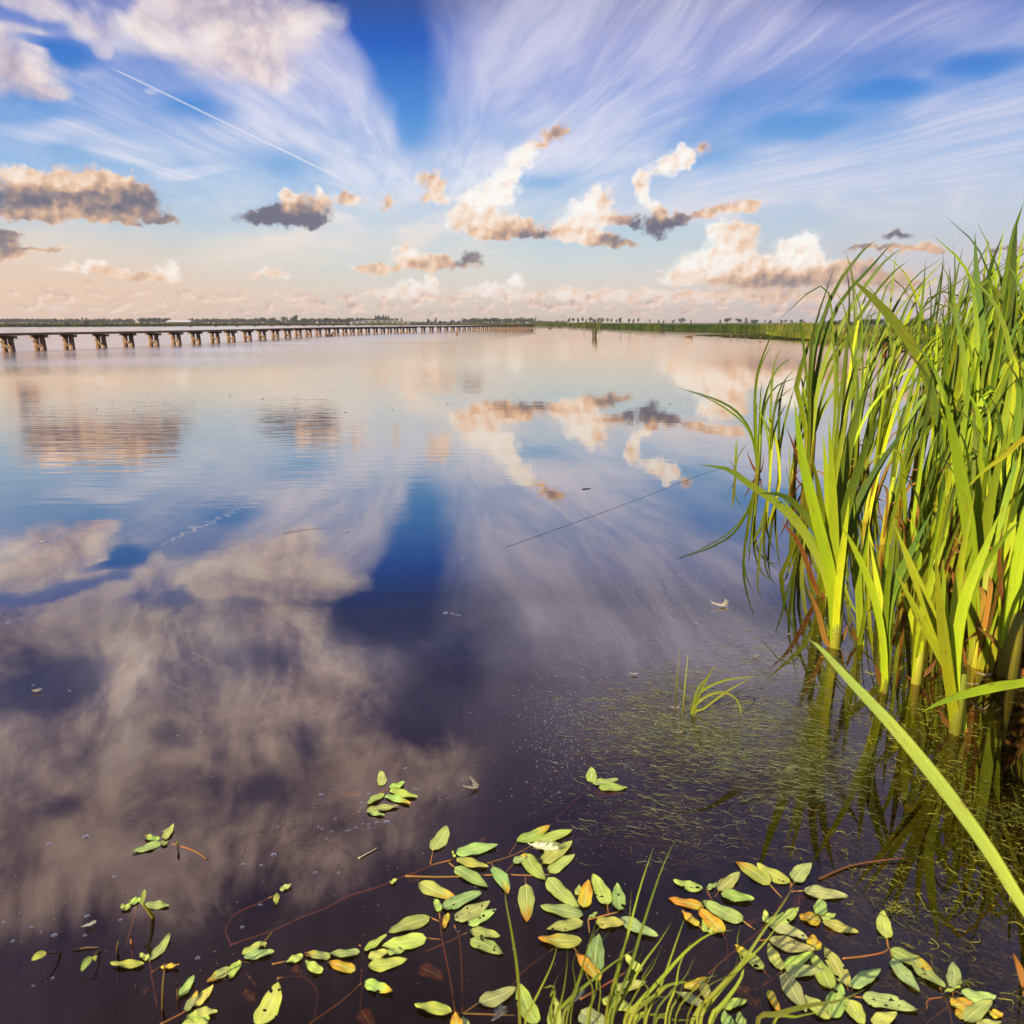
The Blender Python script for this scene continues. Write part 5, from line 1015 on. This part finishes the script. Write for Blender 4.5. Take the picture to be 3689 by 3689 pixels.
MIDL = [ # bx, by, height m, blades, label
 (3010, 1760, 1.75, 9, 'dark cattail leaning in the gap behind the straight tall clump'), (3075, 1790, 1.55, 8, 'cattail with brown withered foot in the gap'), (3150, 1720, 1.95, 10, 'tall dark cattail with a seed head low over the water'), (3060, 1690, 1.85, 9, 'far thin cattail behind the gap'),
 (2860, 1705, 1.4, 5, 'thin leaning cattail among the outer shoots'), (2990, 1830, 1.3, 6, 'leafy cattail in front of the dark gap plant'), (3180, 1960, 1.25, 9, 'cattail standing between the short pair and the dense stand'), (3260, 2120, 1.1, 9, 'leafy cattail right behind the single-stemmed one'), (3330, 2260, 1.0, 8, 'cattail directly behind the twin-stemmed one'), (3120, 1660, 1.75, 9, 'thin far cattail with its top against the low clouds'),
 (3235, 1800, 1.7, 9, 'cattail just beyond the gap at the start of the dense stand'), (3120, 1880, 1.3, 7, 'short cattail crossing before the gap')]
for k, (x, y, h_, nb_, lb) in enumerate(MIDL): stand(x, y, h_, nb_, lb, 'cattails along the shore', 100+k, head=(3185, 1232, 1290) if k == 2 else False, pal=(G1_, G2_, Y2))
plant('cattail with one broad leaf crossing the whole dark clump', 3440, 1900, [([(3400, 1640), (3330, 1330), (3230, 1170), (3140, 1070), (3061, 999)], 44, ((.30, .40, .04), (.14, .22, .03))), ([(3440, 1650), (3450, 1400), (3445, 1200)], 40, Y2), ([(3450, 1650), (3500, 1300), (3560, 1000)], 44, G1_)])
k = 0
for row, (by, n0, x0, x1, h0, h1) in enumerate([(1700, 9, 3240, 3950, 1.85, 2.25), (1790, 9, 3270, 3900, 1.75, 2.2), (1880, 9, 3310, 3900, 1.6, 2.05), (1990, 9, 3340, 3900, 1.42, 1.95), (2110, 8, 3370, 3880, 1.25, 1.80), (2240, 7, 3420, 3850, 1.1, 1.65), (2380, 5, 3500, 3850, 1.0, 1.5)]):
    for i in range(n0):
        u = (i+RS.uniform(.1, .9))/n0; x = x0+(x1-x0)*u; y = by+RS.uniform(-35, 35)
        stand(x, y, h0+(h1-h0)*min(1, max(0, (x-3300)/450))+RS.uniform(-.12, .12), RS.randint(15, 21), 'cattail in the packed dense stand at the shore' if row > 1 else 'cattail at the far side of the dense stand', GA if row > 1 else 'cattails at the far side of the stand', 300+k, pal=((YG, DG), G1_, Y2) if row > 2 else (G1_, G2_, Y2), w=.021 if row < 3 else .026, lean=.30, head=(3535, 1068, 1180) if (row == 2 and i == 3) else False, dead=9 if row > 3 else 4); k += 1
plant('thick-stalked cattail with layered sheaths at the packed front', 3518, 2392, [([(3505, 2150), (3490, 1900), (3440, 1600), (3400, 1420)], 54, Y2), ([(3515, 2150), (3520, 1850), (3540, 1500)], 58, Y2), ([(3525, 2150), (3560, 1850), (3640, 1500)], 56, Y2), ([(3530, 2200), (3580, 1980), (3660, 1760)], 52, Y2)], [([(3480, 2390), (3462, 2290)], 22), ([(3570, 2380), (3580, 2200), (3590, 2190)], 26)], sheath=(80, 420, (.38, .40, .05)))
plant('thick cattail with a curling orange dead leaf at the frame edge', 3628, 2432, [([(3640, 2200), (3690, 1900), (3760, 1650)], 56, Y2), ([(3620, 2200), (3640, 1900), (3680, 1600)], 56, Y1), ([(3650, 2230), (3700, 2050), (3760, 1900)], 54, Y1)], [([(3625, 2260), (3605, 2100), (3600, 1980), (3615, 1890)], 22), ([(3600, 2340), (3560, 2290), (3505, 2250)], 16), ([(3690, 2420), (3710, 2380)], 34)], sheath=(90, 260, (.40, .40, .05)))
plant('tallest cattail at the frame edge, leaf tips above every other plant', 3655, 2010, [([(3640, 1700), (3600, 1300), (3640, 900), (3689, 725)], 34, G1_), ([(3650, 1700), (3640, 1300), (3650, 950), (3665, 790)], 34, G2_), ([(3660, 1700), (3690, 1300), (3720, 900), (3760, 760)], 34, G1_), ([(3630, 1700), (3560, 1350), (3520, 1000), (3512, 835)], 30, G2_), ([(3670, 1700), (3700, 1400), (3760, 1000)], 34, Y2), ([(3600, 1700), (3520, 1300), (3560, 1000), (3615, 840)], 28, G1_)], sheath=(40, 300, (.34, .40, .05)))
# single leaves that reach in over the water
def reach(label, pts, w, base, tip, face, dead=0.):      # pts: photo x, y and distance
    P_ = [dep(x, y, Y) for x, y, Y in pts]; root = P_[0]; foot = Vector((root.x+.10, root.y-.25, .03)); r_ = thing('reed_leaf', foot, label, 'reed leaf')
    b = MB(); b.ribbon(spline([foot, foot.lerp(root, .5)+Vector((.05, 0, .03))]+P_, 26), lambda u: w*(.35+.65*min(1, u*1.6))*(1 if u < .55 else max(.03, 1-((u-.55)/.45)**1.5)), face, bladecol(base, tip, dead), .06); b.build('blade', M['blade'], r_)
reach('single wide pale leaf reaching in diagonally close to the camera', [(3850, 3500, .80), (3690, 3270, .84), (3560, 3060, .90), (3400, 2840, .98), (3220, 2620, 1.08), (3060, 2450, 1.17), (2960, 2340, 1.24), (2912, 2302, 1.27)], .021, (.40, .50, .06), (.26, .40, .09), Vector((-.3, -.7, 1)), .05)
reach('leaf bending across the frontmost cattail from the frame edge', [(3800, 2420, 2.3), (3689, 2458, 2.25), (3600, 2472, 2.2), (3480, 2500, 2.15), (3390, 2530, 2.1), (3322, 2565, 2.05)], .030, Y1[0], LG, Vector((0, -1, .5)))
reach('dead brown leaf tip entering low at the frame edge', [(3740, 3640, .95), (3700, 3560, .98), (3670, 3480, 1.0), (3650, 3432, 1.02)], .013, (.30, .16, .04), (.34, .15, .03), Vector((-.5, -1, .5)))
reach('narrow orange-flecked leaf crossing the packed stand', [(3760, 1560, 2.6), (3689, 1580, 2.6), (3620, 1640, 2.6), (3540, 1700, 2.6), (3440, 1800, 2.55)], .020, (.5, .25, .03), Y2[0], Vector((0, -1, .2)))
# grass tufts on the near bank: blades through photo points, rooted on the shore
def gtuft(label, root, blades):
    x, Y = root; f0 = Vector((x, Y, .03)); r_ = thing('grass_tuft', f0, label, 'grass', 'grass on the near bank')
    for pts, w, far_ in blades:
        k = len(pts); P_ = []
        for i, (px_, py_) in enumerate(pts):                      # tip first in the list
            P_.append(dep(px_, py_, Y+far_*(1-i/(k-1))+.02))
        P_ = P_[::-1]; ft = Vector((P_[0].x*.85+x*.15, Y-.02, .0)); b = MB(); ww = w*.62*(Y+.1)/FPX; c0 = mixc((.36, .44, .04), (.26, .36, .035), RS.random())
        b.ribbon(spline([ft]+P_, 18), lambda u: ww*(.8+.2*min(1, u*3))*(1 if u < .4 else max(.03, 1-((u-.4)/.6)**1.3)), Vector((RS.uniform(-.6, .4), -1, .5)), lambda u: mixc((.40, .42, .06), c0, u*2), .10, RS.uniform(-1.2, 1.2)); b.build('blade', M['grass'], r_)
gtuft('tall single grass blade rising through the pondweed', (.02, 1.12), [([(1820, 3208), (1823, 3251), (1845, 3370), (1865, 3513), (1872, 3690)], 21, .06)])
gtuft('sparse grass tuft of four thin blades at the lower edge', (.10, 1.10), [([(2010, 3390), (1992, 3464), (1947, 3562), (1910, 3635), (1892, 3690)], 15, .05), ([(2045, 3406), (2041, 3492), (2025, 3594), (2000, 3690)], 14, .05), ([(2164, 3282), (2127, 3382), (2090, 3513), (2053, 3615), (2026, 3690)], 20, .06), ([(2294, 3415), (2221, 3461), (2131, 3533), (2033, 3619), (2000, 3690)], 22, .04)])
gtuft('tallest grass tuft, upright blades crossing the pondweed', (.20, 1.12), [([(2434, 3023), (2385, 3128), (2323, 3312), (2271, 3487), (2201, 3690)], 20, .08), ([(2354, 3054), (2306, 3198), (2254, 3399), (2210, 3574), (2184, 3690)], 20, .07), ([(2275, 3203), (2262, 3356), (2227, 3487), (2180, 3690)], 18, .06), ([(2468, 3303), (2437, 3391), (2385, 3539), (2323, 3690)], 17, .06), ([(2418, 3325), (2376, 3391), (2306, 3487), (2218, 3644), (2190, 3700)], 20, .06), ([(2643, 3351), (2560, 3364), (2472, 3426), (2385, 3522), (2288, 3627), (2250, 3690)], 24, .05), ([(2586, 3513), (2490, 3535), (2411, 3548), (2367, 3583), (2262, 3690)], 24, .03), ([(2485, 3627), (2393, 3653), (2288, 3690)], 18, .02), ([(2385, 3590), (2330, 3640), (2280, 3700)], 18, .02), ([(2330, 3380), (2300, 3460), (2240, 3600), (2200, 3700)], 18, .05)])
gtuft('arching grass tuft bending over the dense pondweed cluster', (.36, 1.12), [([(2669, 3325), (2656, 3399), (2678, 3487), (2656, 3548), (2603, 3618), (2556, 3690)], 24, .06), ([(2857, 3198), (2813, 3268), (2743, 3364), (2673, 3469), (2594, 3557), (2490, 3690)], 26, .08), ([(2822, 3303), (2752, 3399), (2673, 3478), (2568, 3600), (2522, 3690)], 24, .06), ([(2660, 3560), (2620, 3610), (2560, 3700)], 24, .03)])
gtuft('low grass blades sweeping sideways along the lower edge', (.50, 1.10), [([(3115, 3565), (3023, 3605), (2918, 3622), (2804, 3653), (2726, 3692)], 34, .02), ([(2988, 3640), (2874, 3662), (2787, 3692)], 24, .02), ([(2520, 3676), (2440, 3676), (2360, 3692)], 20, .01)])
for kk, (tx_, ty_, bx_, lb) in enumerate([(2120, 3420, 2080, 'fine grass wisp beside the upright orange leaf'), (2240, 3350, 2160, 'fine grass wisp crossing the tallest tuft'), (2390, 3440, 2290, 'fine grass wisp leaning out of the tallest tuft'), (2500, 3420, 2380, 'fine grass wisp under the bright orange leaves'), (2600, 3460, 2470, 'fine grass wisp before the arching tuft'), (1960, 3500, 1960, 'short fine grass wisp by the torn leaf')]):
    bl_ = []
    for _ in range(3):
        e1, e2 = RS.uniform(-70, 70), RS.uniform(-60, 130); b0_ = bx_+RS.uniform(-50, 50)
        bl_.append(([(tx_+e1, ty_+e2), (tx_+e1-25-RS.uniform(0, 25), ty_+e2+80), ((tx_+e1)*.4+b0_*.6, 3570+e2*.4), (b0_, 3692)], RS.uniform(9, 14), RS.uniform(.02, .06)))
    gtuft(lb, (.05+.08*kk, 1.10), bl_)
# sprout in the surface weed
q = gnd(2494, 2575); r_ = thing('water_grass', q, 'bright arching sprout of grass in the surface weed', 'grass')
for pts, w in [([(2520, 2500), (2550, 2440), (2585, 2384)], 12), ([(2510, 2510), (2560, 2470), (2640, 2445), (2743, 2437)], 12), ([(2540, 2550), (2620, 2490), (2710, 2440)], 10), ([(2515, 2530), (2560, 2502), (2610, 2495), (2660, 2530), (2680, 2640)], 11), ([(2500, 2520), (2520, 2470), (2560, 2430)], 9)]:
    px_blade(r_, [(2494+RS.uniform(-5, 8), 2573)]+pts, w, (.42, .46, .05), (.40, .46, .05), m='grass')
for bx, by, tx, ty, lb in [(2430, 2556, 2450, 2333, 'thin upright stem at the outer side of the sprout'), (2457, 2577, 2479, 2360, 'thin upright stem closest to the arching sprout')]:
    q = gnd(bx, by); t = dep(tx, ty, q.y); b = MB(); b.tube([q-Vector((0, 0, .05)), q.lerp(t, .5), t], lambda u: .0028*(1-.7*u), lambda u: mixc((.30, .17, .03), (.36, .42, .05), u*2), n=6); tag(b.build('stem_shoot', M['grass']), lb, 'stem')
# ---------------------------------------------------------------- the air over the lake
b = MB(); b.box((0, 760, 9), (3600, 1580, 21.4)); 
m, n = mat('evening_haze'); pv = n.n.new('ShaderNodeVolumePrincipled'); pv.inputs['Color'].default_value = (.86, .88, .92, 1); pv.inputs['Density'].default_value = .00028; pv.inputs['Anisotropy'].default_value = .3
o_ = n.n.new('ShaderNodeOutputMaterial'); n.l.new(pv.outputs[0], o_.inputs['Volume']); tag(b.build('haze', m, smooth=False), kind='stuff')
SC.cycles.volume_step_rate = 10; SC.cycles.volume_max_steps = 32; SC.cycles.volume_bounces = 0
